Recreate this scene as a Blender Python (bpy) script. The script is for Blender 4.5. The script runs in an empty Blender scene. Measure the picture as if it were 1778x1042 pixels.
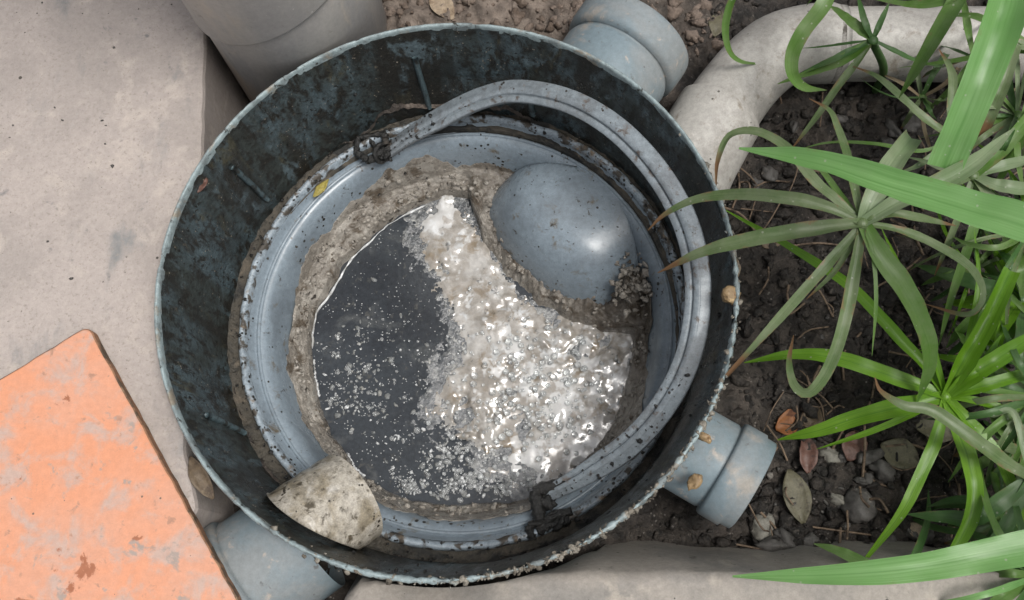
import bpy, math, random
import numpy as np
from mathutils import Vector, Matrix

random.seed(7)
RNG = np.random.default_rng(11)
scene = bpy.context.scene
COL = scene.collection

# ------------------------------------------------------------------ camera
TILT, AZ = 0.304, 0.175
CAM = Vector((0.082, -0.211, 0.63))
F_PX, W_PX, H_PX = 1700.0, 1778.0, 1042.0
ROT = Matrix.Rotation(AZ, 3, 'Z') @ Matrix.Rotation(TILT, 3, 'X') @ Matrix.Rotation(-AZ, 3, 'Z')
cd = bpy.data.cameras.new('camera')
cd.sensor_width = 36.0
cd.lens = F_PX / W_PX * 36.0
cd.clip_start = 0.01
cd.clip_end = 200.0
cam = bpy.data.objects.new('camera', cd)
COL.objects.link(cam)
cam.matrix_world = Matrix.Translation(CAM) @ ROT.to_4x4()
scene.camera = cam

# ------------------------------------------------------------------ world, sun, exposure
SUN_ELEV, SUN_AZ = math.radians(69), math.radians(112)     # azimuth: compass from +Y, clockwise
world = bpy.data.worlds.new('World')
scene.world = world
world.use_nodes = True
wn = world.node_tree.nodes
wl = world.node_tree.links
bg = wn['Background']
sky = wn.new('ShaderNodeTexSky')
sky.sky_type = 'NISHITA'
sky.sun_disc = False
sky.sun_elevation = SUN_ELEV
sky.sun_rotation = SUN_AZ
sky.dust_density = 6.0
sky.air_density = 1.0
sky.ozone_density = 1.0
hs = wn.new('ShaderNodeHueSaturation')
hs.inputs['Saturation'].default_value = 0.30             # overcast: the sky is nearly grey
wl.new(sky.outputs[0], hs.inputs['Color'])
wl.new(hs.outputs[0], bg.inputs['Color'])
bg.inputs['Strength'].default_value = 0.075

sd = bpy.data.lights.new('sun', 'SUN')
sd.energy = 1.5
sd.angle = math.radians(22)
sd.color = (1.0, 0.97, 0.93)
sun = bpy.data.objects.new('sun', sd)
COL.objects.link(sun)
to_sun = Vector((math.cos(SUN_ELEV) * math.sin(SUN_AZ), math.cos(SUN_ELEV) * math.cos(SUN_AZ), math.sin(SUN_ELEV)))
sun.rotation_euler = to_sun.to_track_quat('Z', 'Y').to_euler()
sun.location = (0, 0, 3)

scene.view_settings.view_transform = 'Standard'
scene.view_settings.look = 'None'
scene.view_settings.gamma = 1.0
scene.view_settings.exposure = 0.66
scene.render.engine = 'CYCLES'

# ------------------------------------------------------------------ helpers
def at(x, y, z=0.0):
    """point on the level z that the photograph shows at (x, y)"""
    d = ROT @ Vector(((x - W_PX / 2) / F_PX, -(y - H_PX / 2) / F_PX, -1.0))
    k = (z - CAM.z) / d.z
    return CAM + d * k

def px_len(w, z):
    return w * (CAM.z - z) * 1.02 / F_PX

def _hash(ix, iy, iz, seed):
    n = (ix.astype(np.int64) * 374761393 + iy.astype(np.int64) * 668265263 + iz.astype(np.int64) * 2147483647 + seed * 1274126177) & 0xffffffff
    n = ((n ^ (n >> 13)) * 1274126177) & 0xffffffff
    n = ((n ^ (n >> 16)) * 668265263) & 0xffffffff
    return ((n ^ (n >> 15)) & 0xffff) / 65535.0

def vnoise(x, y, z=0.0, seed=0):
    x = np.asarray(x, float); y = np.asarray(y, float); z = np.asarray(z, float) + np.zeros_like(x)
    ix, iy, iz = np.floor(x), np.floor(y), np.floor(z)
    fx, fy, fz = x - ix, y - iy, z - iz
    fx = fx * fx * (3 - 2 * fx); fy = fy * fy * (3 - 2 * fy); fz = fz * fz * (3 - 2 * fz)
    r = 0
    for a in (0, 1):
        for b in (0, 1):
            for c in (0, 1):
                w = (fx if a else 1 - fx) * (fy if b else 1 - fy) * (fz if c else 1 - fz)
                r = r + w * _hash(ix + a, iy + b, iz + c, seed)
    return r * 2 - 1

def fbm(x, y, z=0.0, octaves=4, seed=0, gain=0.5):
    r, a, s = 0, 1.0, 1.0
    for o in range(octaves):
        r = r + a * vnoise(np.asarray(x) * s + o * 17.3, np.asarray(y) * s - o * 9.1, np.asarray(z) * s, seed + o)
        a *= gain; s *= 2.03
    return r

def tag(o, label=None, cat=None, group=None, kind=None):
    if label: o['label'] = label
    if cat: o['category'] = cat
    if group: o['group'] = group
    if kind: o['kind'] = kind
    return o

def empty(name, loc, label, cat, group=None):
    o = bpy.data.objects.new(name, None)
    o.location = loc
    o.empty_display_size = 0.02
    COL.objects.link(o)
    return tag(o, label, cat, group)

def base_of(parent):
    p = Vector((0, 0, 0))
    while parent is not None:
        p = p + Vector(parent.location)
        parent = parent.parent
    return p

def mk(name, verts, faces, mat, parent=None, smooth=True, origin=None, uv=None):
    """one mesh object from world coordinates; origin at its parent's base or at its own foot"""
    v = np.array([tuple(p) for p in verts], float) if not isinstance(verts, np.ndarray) else verts
    if parent is not None:
        off = np.array(base_of(parent)); loc = (0, 0, 0)
    else:
        o0 = np.array([v[:, 0].mean(), v[:, 1].mean(), v[:, 2].min()]) if origin is None else np.array(origin, float)
        off = o0; loc = tuple(o0)
    me = bpy.data.meshes.new(name)
    me.from_pydata((v - off).tolist(), [], faces if isinstance(faces, list) else faces.tolist())
    if smooth:
        me.polygons.foreach_set('use_smooth', np.ones(len(me.polygons), bool))
    if uv is not None:
        lay = me.uv_layers.new(name='UVMap')
        idx = np.empty(len(me.loops), np.int32)
        me.loops.foreach_get('vertex_index', idx)
        lay.data.foreach_set('uv', np.asarray(uv, np.float32)[idx].ravel())
    me.update()
    if mat is not None:
        me.materials.append(mat)
    o = bpy.data.objects.new(name, me)
    o.location = loc
    o.parent = parent
    COL.objects.link(o)
    return o

def grid_faces(nu, nv, wrap_u=False, wrap_v=False):
    """verts indexed i*nv+j"""
    I = np.arange(nu if wrap_u else nu - 1)
    J = np.arange(nv if wrap_v else nv - 1)
    i, j = np.meshgrid(I, J, indexing='ij')
    i2 = (i + 1) % nu; j2 = (j + 1) % nv
    return np.stack([i * nv + j, i2 * nv + j, i2 * nv + j2, i * nv + j2], -1).reshape(-1, 4)

def smooth_profile(pts, n):
    """Catmull-Rom resample of a polyline to n points"""
    P = np.array(pts, float)
    P = np.vstack([2 * P[0] - P[1], P, 2 * P[-1] - P[-2]])
    seg = np.linalg.norm(np.diff(P[1:-1], axis=0), axis=1)
    cum = np.concatenate([[0], np.cumsum(seg)])
    out = []
    for s in np.linspace(0, cum[-1], n):
        k = min(np.searchsorted(cum, s, side='right') - 1, len(seg) - 1)
        t = (s - cum[k]) / max(seg[k], 1e-9)
        p0, p1, p2, p3 = P[k], P[k + 1], P[k + 2], P[k + 3]
        out.append(0.5 * (2 * p1 + (p2 - p0) * t + (2 * p0 - 5 * p1 + 4 * p2 - p3) * t * t + (3 * p1 - p0 - 3 * p2 + p3) * t ** 3))
    return np.array(out)

def revolve(profile, segs, warp=None, centre=(0, 0)):
    """profile (r, z) turned about the vertical axis through centre"""
    P = np.array(profile, float)
    a = np.linspace(0, 2 * np.pi, segs, endpoint=False)
    A, R = np.meshgrid(a, P[:, 0], indexing='ij')
    Z = np.broadcast_to(P[:, 1], A.shape).copy()
    if warp is not None:
        R, Z = warp(A, R, Z)
    v = np.stack([centre[0] + R * np.cos(A), centre[1] + R * np.sin(A), Z], -1).reshape(-1, 3)
    return v, grid_faces(segs, len(P), wrap_u=True)

def frame_from(d):
    d = Vector(d).normalized()
    u = d.cross(Vector((0, 0, 1)))
    if u.length < 1e-4: u = Vector((1, 0, 0))
    u.normalize()
    return d, u, u.cross(d).normalized()

def lathe_axis(p0, d, profile, segs=64, wob=0.0, seed=0):
    """profile (s along axis, r) turned about the axis d from p0"""
    d, u, w = frame_from(d)
    P = np.array(profile, float)
    a = np.linspace(0, 2 * np.pi, segs, endpoint=False)
    A, S = np.meshgrid(a, P[:, 0], indexing='ij')
    R = np.broadcast_to(P[:, 1], A.shape).copy()
    if wob: R = R * (1 + wob * fbm(np.cos(A) * 1.5, np.sin(A) * 1.5, S * 40, 3, seed))
    v = (np.array(p0)[None, None] + S[..., None] * np.array(d) + (R * np.cos(A))[..., None] * np.array(u) + (R * np.sin(A))[..., None] * np.array(w))
    return v.reshape(-1, 3), grid_faces(segs, len(P), wrap_u=True)

def sweep(path, radius, segs=10, closed_ends=True):
    P = np.array(path, float); n = len(P)
    R = np.full(n, radius) if np.isscalar(radius) else np.array(radius)
    T = np.gradient(P, axis=0); T /= np.linalg.norm(T, axis=1)[:, None] + 1e-12
    u = np.cross(T[0], [0, 0, 1.0])
    if np.linalg.norm(u) < 1e-3: u = np.array([1.0, 0, 0])
    rings = []
    for i in range(n):
        u = u - T[i] * np.dot(u, T[i]); u = u / (np.linalg.norm(u) + 1e-12)
        w = np.cross(T[i], u)
        a = np.linspace(0, 2 * np.pi, segs, endpoint=False)
        rings.append(P[i] + R[i] * (np.cos(a)[:, None] * u + np.sin(a)[:, None] * w))
    v = np.concatenate(rings)
    f = grid_faces(n, segs, wrap_v=True).tolist()
    if closed_ends:
        f.append(list(range(segs))[::-1]); f.append([(n - 1) * segs + k for k in range(segs)])
    return v, f

def ico(sub=1):
    t = (1 + 5 ** .5) / 2
    v = [(-1, t, 0), (1, t, 0), (-1, -t, 0), (1, -t, 0), (0, -1, t), (0, 1, t), (0, -1, -t), (0, 1, -t), (t, 0, -1), (t, 0, 1), (-t, 0, -1), (-t, 0, 1)]
    f = [(0, 11, 5), (0, 5, 1), (0, 1, 7), (0, 7, 10), (0, 10, 11), (1, 5, 9), (5, 11, 4), (11, 10, 2), (10, 7, 6), (7, 1, 8), (3, 9, 4), (3, 4, 2), (3, 2, 6), (3, 6, 8), (3, 8, 9), (4, 9, 5), (2, 4, 11), (6, 2, 10), (8, 6, 7), (9, 8, 1)]
    v = [np.array(p) / np.linalg.norm(p) for p in v]
    for _ in range(sub):
        cache, nf = {}, []
        def mid(a, b):
            k = (min(a, b), max(a, b))
            if k not in cache:
                m = v[a] + v[b]; v.append(m / np.linalg.norm(m)); cache[k] = len(v) - 1
            return cache[k]
        for a, b, c in f:
            x, y, z = mid(a, b), mid(b, c), mid(c, a)
            nf += [(a, x, z), (b, y, x), (c, z, y), (x, y, z)]
        f = nf
    return np.array(v), f
ICO = {k: ico(k) for k in (0, 1, 2, 3)}

def lump(c, r, sub=1, rough=0.35, flat=0.7, seed=0):
    V, F = ICO[sub]
    n = fbm(V[:, 0] * 1.6 + seed * 3.7, V[:, 1] * 1.6, V[:, 2] * 1.6, 3, seed)
    a = (seed * 2.399) % 6.283
    P = V * (1 + rough * n)[:, None] * np.array([1.0, 0.72 + 0.25 * math.sin(seed), flat])
    x = P[:, 0] * math.cos(a) - P[:, 1] * math.sin(a); y = P[:, 0] * math.sin(a) + P[:, 1] * math.cos(a)
    return np.stack([x * r + c[0], y * r + c[1], P[:, 2] * r + c[2]], 1), F

class Bag:
    def __init__(s): s.v, s.f, s.n = [], [], 0
    def add(s, v, f):
        v = np.asarray(v, float)
        s.v.append(v); s.f += [tuple(int(i) + s.n for i in q) for q in f]; s.n += len(v)
    def mk(s, name, mat, parent=None, smooth=True):
        return mk(name, np.concatenate(s.v), s.f, mat, parent, smooth)

# ------------------------------------------------------------------ materials
def mat(name, base, layers=(), rough=0.6, rough2=None, bump=0.0, bump_scale=120.0, spec=0.5, specks=None, coat=0.0, grain=0.22):
    """layers: (colour, scale, lo, hi[, stretch]) mixed in turn where a noise passes lo..hi"""
    m = bpy.data.materials.new(name)
    m.use_nodes = True
    nt = m.node_tree; N = nt.nodes; L = nt.links
    b = N['Principled BSDF']
    tc = N.new('ShaderNodeTexCoord')
    last = None
    firstfac = None
    for k, lay in enumerate(layers):
        col, sc, lo, hi = lay[:4]
        st = lay[4] if len(lay) > 4 else (1, 1, 1)
        mp = N.new('ShaderNodeMapping'); mp.inputs['Scale'].default_value = st
        mp.inputs['Location'].default_value = (k * 1.37, k * -2.11, k * 0.73)
        L.new(tc.outputs['Object'], mp.inputs['Vector'])
        nz = N.new('ShaderNodeTexNoise'); nz.inputs['Scale'].default_value = sc
        nz.inputs['Detail'].default_value = 9; nz.inputs['Roughness'].default_value = 0.62
        nz.inputs['Distortion'].default_value = 0.4
        L.new(mp.outputs[0], nz.inputs['Vector'])
        mr = N.new('ShaderNodeMapRange'); mr.interpolation_type = 'SMOOTHSTEP'
        mr.inputs['From Min'].default_value = lo; mr.inputs['From Max'].default_value = hi
        L.new(nz.outputs['Fac'], mr.inputs['Value'])
        mx = N.new('ShaderNodeMix'); mx.data_type = 'RGBA'
        L.new(mr.outputs[0], mx.inputs['Factor'])
        if last is None: mx.inputs['A'].default_value = (*base, 1)
        else: L.new(last, mx.inputs['A'])
        mx.inputs['B'].default_value = (*col, 1)
        last = mx.outputs['Result']
        if firstfac is None: firstfac = mr.outputs[0]
    if specks:
        col, sc, thr, amount = specks
        vo = N.new('ShaderNodeTexVoronoi'); vo.inputs['Scale'].default_value = sc
        L.new(tc.outputs['Object'], vo.inputs['Vector'])
        nz = N.new('ShaderNodeTexNoise'); nz.inputs['Scale'].default_value = sc * .22; nz.inputs['Detail'].default_value = 3
        L.new(tc.outputs['Object'], nz.inputs['Vector'])
        nr = N.new('ShaderNodeMapRange'); nr.inputs['From Min'].default_value = amount; nr.inputs['From Max'].default_value = amount + .15
        nr.inputs['To Max'].default_value = thr
        L.new(nz.outputs['Fac'], nr.inputs['Value'])
        cm = N.new('ShaderNodeMath'); cm.operation = 'LESS_THAN'
        L.new(vo.outputs['Distance'], cm.inputs[0]); L.new(nr.outputs[0], cm.inputs[1])
        mx = N.new('ShaderNodeMix'); mx.data_type = 'RGBA'
        L.new(cm.outputs[0], mx.inputs['Factor'])
        if last is None: mx.inputs['A'].default_value = (*base, 1)
        else: L.new(last, mx.inputs['A'])
        mx.inputs['B'].default_value = (*col, 1)
        last = mx.outputs['Result']
    if last is None:
        rg = N.new('ShaderNodeRGB'); rg.outputs[0].default_value = (*base, 1); last = rg.outputs[0]
    if grain:
        gain = None
        for sc_, am in ((260, grain), (900, grain * .8)):
            gn = N.new('ShaderNodeTexNoise'); gn.inputs['Scale'].default_value = sc_; gn.inputs['Detail'].default_value = 3
            L.new(tc.outputs['Object'], gn.inputs['Vector'])
            gr = N.new('ShaderNodeMapRange'); gr.inputs['From Min'].default_value = .28; gr.inputs['From Max'].default_value = .72
            gr.inputs['To Min'].default_value = 1 - am; gr.inputs['To Max'].default_value = 1 + am * .7
            L.new(gn.outputs['Fac'], gr.inputs['Value'])
            mm = N.new('ShaderNodeVectorMath'); mm.operation = 'SCALE'
            L.new(last, mm.inputs[0]); L.new(gr.outputs[0], mm.inputs['Scale']); last = mm.outputs[0]
    L.new(last, b.inputs['Base Color'])
    b.inputs['Roughness'].default_value = rough
    if rough2 is not None and firstfac is not None:
        r = N.new('ShaderNodeMapRange'); r.inputs['To Min'].default_value = rough; r.inputs['To Max'].default_value = rough2
        L.new(firstfac, r.inputs['Value']); L.new(r.outputs[0], b.inputs['Roughness'])
    b.inputs['Specular IOR Level'].default_value = spec
    b.inputs['Coat Weight'].default_value = coat
    b.inputs['Coat Roughness'].default_value = 0.08
    if bump:
        nb = N.new('ShaderNodeTexNoise'); nb.inputs['Scale'].default_value = bump_scale; nb.inputs['Detail'].default_value = 8
        nb.inputs['Roughness'].default_value = .65
        L.new(tc.outputs['Object'], nb.inputs['Vector'])
        bp = N.new('ShaderNodeBump'); bp.inputs['Strength'].default_value = bump; bp.inputs['Distance'].default_value = .003
        L.new(nb.outputs['Fac'], bp.inputs['Height']); L.new(bp.outputs[0], b.inputs['Normal'])
    return m

M = {}
M['crust'] = mat('crust', (0.22, 0.20, 0.165), [((0.10, 0.085, 0.065), 90, .45, .6), ((0.30, 0.33, 0.32), 60, .58, .7)], .5, .8, .5, 260)
BLK = (0.012, 0.011, 0.009)
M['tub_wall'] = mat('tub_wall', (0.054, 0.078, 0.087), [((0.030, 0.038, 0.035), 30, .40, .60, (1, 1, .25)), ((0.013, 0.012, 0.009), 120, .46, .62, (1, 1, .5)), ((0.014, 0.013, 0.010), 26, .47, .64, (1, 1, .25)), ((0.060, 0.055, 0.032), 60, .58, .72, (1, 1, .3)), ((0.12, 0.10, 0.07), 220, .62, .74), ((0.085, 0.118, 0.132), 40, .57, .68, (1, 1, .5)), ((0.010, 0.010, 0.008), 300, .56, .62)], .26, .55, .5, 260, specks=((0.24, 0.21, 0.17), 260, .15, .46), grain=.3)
M['tub_plastic'] = mat('tub_plastic', (0.13, 0.175, 0.195), [((0.22, 0.22, 0.205), 18, .42, .66), ((0.30, 0.26, 0.22), 48, .55, .72), ((0.05, 0.06, 0.06), 60, .64, .74)], .55, .8, .18, 220)
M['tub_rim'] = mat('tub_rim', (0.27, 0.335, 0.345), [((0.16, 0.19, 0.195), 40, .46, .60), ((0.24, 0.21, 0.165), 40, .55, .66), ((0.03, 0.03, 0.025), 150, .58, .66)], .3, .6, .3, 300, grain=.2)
M['ledge_dirt'] = mat('ledge_dirt', (0.055, 0.048, 0.036), [((0.12, 0.10, 0.075), 60, .5, .68), ((0.015, 0.015, 0.013), 40, .48, .6)], .55, .8, .8, 240)
M['socket'] = mat('socket', (0.165, 0.215, 0.24), [((0.215, 0.235, 0.24), 18, .40, .62), ((0.30, 0.28, 0.25), 36, .56, .72), ((0.34, 0.31, 0.275), 90, .60, .70), ((0.11, 0.115, 0.115), 140, .62, .72)], .45, .75, .08, 300, grain=.1)
M['basket'] = mat('basket', (0.215, 0.262, 0.30), [((0.165, 0.20, 0.23), 24, .45, .65), ((0.12, 0.10, 0.07), 60, .58, .72), ((0.045, 0.038, 0.028), 150, .62, .70)], .26, .42, .07, 140, specks=((0.02, 0.018, 0.014), 190, .28, .50), grain=.14)
M['basket_rim'] = mat('basket_rim', (0.26, 0.31, 0.35), [((0.06, 0.052, 0.042), 90, .50, .60), ((0.20, 0.15, 0.10), 50, .58, .70)], .28, .6, .3, 240, specks=((0.02, 0.018, 0.014), 230, .32, .44), grain=.3)
M['handle'] = mat('handle', (0.225, 0.26, 0.285), [((0.165, 0.185, 0.20), 30, .42, .62), ((0.09, 0.072, 0.06), 110, .57, .68), ((0.15, 0.12, 0.10), 45, .60, .72)], .36, .6, .12, 240, specks=((0.04, 0.035, 0.03), 170, .2, .46), grain=.22)
M['grime'] = mat('grime', (0.016, 0.016, 0.015), [((0.06, 0.05, 0.04), 70, .55, .7), ((0.20, 0.20, 0.20), 120, .66, .76)], .3, .6, .9, 260)
M['sludge'] = mat('sludge', (0.245, 0.222, 0.19), [((0.36, 0.335, 0.295), 50, .46, .64), ((0.115, 0.092, 0.068), 60, .52, .64), ((0.40, 0.37, 0.32), 140, .57, .68), ((0.028, 0.023, 0.018), 160, .58, .68)], .18, .4, .8, 170, grain=.2)
def old_crust(m):
    """old attribute: the dark, long-dried crust round the hood"""
    N, L = m.node_tree.nodes, m.node_tree.links
    b = N['Principled BSDF']; src = b.inputs['Base Color'].links[0].from_socket
    at_ = N.new('ShaderNodeAttribute'); at_.attribute_name = 'old'
    sc_ = N.new('ShaderNodeMath'); sc_.operation = 'MULTIPLY'; sc_.inputs[1].default_value = .72
    L.new(at_.outputs['Fac'], sc_.inputs[0])
    mx = N.new('ShaderNodeMix'); mx.data_type = 'RGBA'; mx.inputs['B'].default_value = (.055, .042, .030, 1)
    L.new(sc_.outputs[0], mx.inputs['Factor']); L.new(src, mx.inputs['A']); L.new(mx.outputs['Result'], b.inputs['Base Color'])
old_crust(M['sludge'])
M['stub'] = mat('stub', (0.40, 0.37, 0.315), [((0.25, 0.215, 0.155), 46, .42, .62), ((0.09, 0.075, 0.052), 130, .52, .64), ((0.50, 0.475, 0.43), 50, .58, .70)], .26, .5, .15, 240, specks=((0.05, 0.042, 0.032), 240, .3, .46), grain=.3)
M['pvc'] = mat('pvc', (0.40, 0.385, 0.355), [((0.31, 0.295, 0.27), 16, .42, .62), ((0.22, 0.19, 0.155), 70, .57, .70), ((0.47, 0.45, 0.42), 30, .58, .7)], .42, .65, .1, 240, specks=((0.09, 0.08, 0.07), 140, .16, .50), grain=.16)
M['downpipe'] = mat('downpipe', (0.45, 0.43, 0.40), [((0.36, 0.35, 0.34), 14, .42, .62, (1, 1, .35)), ((0.50, 0.45, 0.385), 26, .52, .70, (1, 1, .4)), ((0.27, 0.25, 0.225), 80, .61, .74)], .45, .7, .06, 200, specks=((0.62, 0.60, 0.57), 110, .13, .48), grain=.08)
M['concrete'] = mat('concrete', (0.40, 0.35, 0.32), [((0.34, 0.30, 0.275), 9, .40, .60), ((0.20, 0.205, 0.205), 13, .53, .70, (1.5, .6, 1)), ((0.44, 0.385, 0.345), 34, .52, .68), ((0.29, 0.255, 0.225), 420, .53, .70), ((0.19, 0.18, 0.175), 70, .63, .75), ((0.14, 0.12, 0.105), 240, .66, .74)], .6, .8, .25, 480, specks=((0.07, 0.06, 0.05), 70, .10, .52), grain=.08)
M['kerb'] = mat('kerb', (0.33, 0.30, 0.265), [((0.25, 0.235, 0.215), 14, .42, .62), ((0.40, 0.36, 0.31), 30, .56, .70), ((0.14, 0.13, 0.115), 90, .62, .74)], .75, .9, .2, 260, specks=((0.10, 0.09, 0.08), 90, .1, .5), grain=.12)
M['tile'] = mat('tile', (0.63, 0.28, 0.16), [((0.60, 0.30, 0.195), 14, .42, .60), ((0.47, 0.335, 0.28), 42, .47, .66), ((0.33, 0.125, 0.065), 22, .625, .655), ((0.40, 0.22, 0.15), 120, .60, .70), ((0.33, 0.27, 0.235), 60, .60, .68)], .55, .75, .10, 360, specks=((0.17, 0.115, 0.085), 90, .10, .5), grain=.07)
M['tile_edge'] = mat('tile_edge', (0.30, 0.155, 0.085), [((0.10, 0.07, 0.045), 60, .45, .6), ((0.30, 0.20, 0.12), 90, .58, .7)], .85, .9, .4, 260)
M['soil'] = mat('soil', (0.030, 0.0245, 0.0205), [((0.062, 0.052, 0.043), 40, .45, .62), ((0.014, 0.012, 0.010), 60, .48, .60), ((0.11, 0.095, 0.08), 180, .58, .70)], .45, .8, 1.0, 320, specks=((0.22, 0.20, 0.18), 230, .2, .50), grain=.4)
def dry_mix(m):
    """dry attribute: paler earth that the wet bed's water does not reach"""
    N, L = m.node_tree.nodes, m.node_tree.links
    b = N['Principled BSDF']; src = b.inputs['Base Color'].links[0].from_socket
    at_ = N.new('ShaderNodeAttribute'); at_.attribute_name = 'dry'
    tc = N.new('ShaderNodeTexCoord')
    nz = N.new('ShaderNodeTexNoise'); nz.inputs['Scale'].default_value = 90; nz.inputs['Detail'].default_value = 8
    L.new(tc.outputs['Object'], nz.inputs['Vector'])
    c = N.new('ShaderNodeMix'); c.data_type = 'RGBA'; c.inputs['A'].default_value = (.085, .066, .053, 1); c.inputs['B'].default_value = (.24, .195, .16, 1)
    mr = N.new('ShaderNodeMapRange'); mr.inputs['From Min'].default_value = .35; mr.inputs['From Max'].default_value = .65
    L.new(nz.outputs['Fac'], mr.inputs['Value']); L.new(mr.outputs[0], c.inputs['Factor'])
    mx = N.new('ShaderNodeMix'); mx.data_type = 'RGBA'
    L.new(at_.outputs['Fac'], mx.inputs['Factor']); L.new(src, mx.inputs['A']); L.new(c.outputs['Result'], mx.inputs['B'])
    L.new(mx.outputs['Result'], b.inputs['Base Color'])
dry_mix(M['soil'])
M['dry_soil'] = mat('dry_soil', (0.20, 0.155, 0.125), [((0.11, 0.08, 0.06), 40, .45, .62), ((0.27, 0.22, 0.18), 80, .56, .7)], .8, .9, .9, 300)
M['stone'] = mat('stone', (0.085, 0.08, 0.074), [((0.065, 0.06, 0.055), 60, .45, .6), ((0.18, 0.165, 0.145), 120, .58, .7)], .6, .8, .3, 260)
M['pale_stone'] = mat('pale_stone', (0.22, 0.21, 0.18), [((0.12, 0.115, 0.10), 80, .5, .64)], .65, .8, .3, 260)
M['ring'] = mat('ring', (0.30, 0.285, 0.26), [((0.10, 0.09, 0.075), 90, .46, .6)], .6, .8, .2, 240)
M['amber'] = mat('amber', (0.27, 0.185, 0.095), [((0.16, 0.08, 0.035), 90, .5, .64), ((0.45, 0.32, 0.16), 160, .6, .7)], .5, .7, .4, 300)
M['dry_leaf'] = mat('dry_leaf', (0.13, 0.095, 0.060), [((0.07, 0.05, 0.035), 70, .48, .62), ((0.19, 0.15, 0.10), 110, .56, .7)], .6, .8, .3, 260)
M['olive_leaf'] = mat('olive_leaf', (0.115, 0.105, 0.065), [((0.06, 0.05, 0.035), 120, .56, .66)], .55, .7, .3, 260)
M['tan_leaf'] = mat('tan_leaf', (0.30, 0.235, 0.165), [((0.20, 0.145, 0.095), 80, .48, .62)], .6, .8, .3, 260)
M['orange_leaf'] = mat('orange_leaf', (0.33, 0.13, 0.045), [((0.15, 0.06, 0.03), 120, .52, .62)], .5, .7, .3, 260)
M['red_leaf'] = mat('red_leaf', (0.12, 0.06, 0.045), [((0.06, 0.035, 0.03), 90, .5, .62)], .5, .7, .3, 260)
M['yellow_leaf'] = mat('yellow_leaf', (0.30, 0.25, 0.055), [((0.18, 0.15, 0.04), 120, .52, .62)], .45, .7, .3, 260)
M['twig'] = mat('twig', (0.17, 0.12, 0.08), [((0.07, 0.05, 0.035), 120, .5, .62)], .7, .9, .3, 260)
M['mortar'] = mat('mortar', (0.36, 0.335, 0.30), [((0.26, 0.24, 0.215), 40, .45, .62)], .8, .9, .4, 260)
M['foam'] = mat('foam', (0.30, 0.275, 0.24), [((0.42, 0.405, 0.38), 40, .44, .60), ((0.25, 0.205, 0.15), 50, .54, .66), ((0.52, 0.53, 0.53), 90, .56, .68), ((0.10, 0.10, 0.095), 110, .60, .70)], .07, .07, .10, 300, spec=1.0, coat=1.0, grain=.12)
def foam_froth_glint(m):
    """froth_and_glint attribute: white froth and wet glints, both painted into the raft colour"""
    N, L = m.node_tree.nodes, m.node_tree.links
    b = N['Principled BSDF']; src = b.inputs['Base Color'].links[0].from_socket
    at_ = N.new('ShaderNodeAttribute'); at_.attribute_name = 'froth_and_glint'
    mr = N.new('ShaderNodeMapRange'); mr.interpolation_type = 'SMOOTHSTEP'
    mr.inputs['From Min'].default_value = .35; mr.inputs['From Max'].default_value = .7; mr.inputs['To Max'].default_value = .46
    L.new(at_.outputs['Fac'], mr.inputs['Value'])
    mx = N.new('ShaderNodeMix'); mx.data_type = 'RGBA'; mx.inputs['B'].default_value = (.80, .82, .83, 1)
    L.new(mr.outputs[0], mx.inputs['Factor']); L.new(src, mx.inputs['A']); L.new(mx.outputs['Result'], b.inputs['Base Color'])
foam_froth_glint(M['foam'])
M['froth_and_glint'] = mat('froth_and_glint', (0.56, 0.575, 0.58), [((0.30, 0.30, 0.285), 90, .48, .62), ((0.80, 0.81, 0.82), 140, .55, .68)], .14, .3, .3, 420, spec=.6)  # white of the froth flakes and of the painted waterline glint
M['rib'] = mat('rib', (0.060, 0.090, 0.100), [((0.02, 0.022, 0.02), 120, .5, .62)], .4, .6, .2, 240)
M['film'] = mat('film', (0.075, 0.082, 0.088), [((0.20, 0.205, 0.20), 80, .47, .64), ((0.34, 0.34, 0.32), 190, .55, .68), ((0.045, 0.05, 0.055), 130, .56, .66)], .08, .2, .4, 420, spec=.9, coat=.5, grain=.35)
M['scum'] = mat('scum', (0.17, 0.18, 0.18), [((0.28, 0.28, 0.265), 90, .48, .62), ((0.09, 0.095, 0.10), 60, .52, .64)], .25, .4, .4, 420)

def water_mat():
    m = mat('waste_water', (0.038, 0.044, 0.051), [((0.026, 0.030, 0.036), 14, .42, .62), ((0.10, 0.105, 0.105), 36, .56, .78), ((0.08, 0.08, 0.075), 130, .58, .72)], .05, .14, .12, 90, spec=.5, coat=0, specks=((0.36, 0.37, 0.37), 300, .17, .42))
    return m
M['water'] = water_mat()

def bubble_mat():
    m = bpy.data.materials.new('bubble'); m.use_nodes = True
    nt = m.node_tree; b = nt.nodes['Principled BSDF']
    b.inputs['Base Color'].default_value = (0.8, 0.82, 0.82, 1)
    b.inputs['Roughness'].default_value = 0.04
    b.inputs['Transmission Weight'].default_value = 0.75
    b.inputs['IOR'].default_value = 1.33
    return m
M['bubble'] = bubble_mat()

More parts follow.
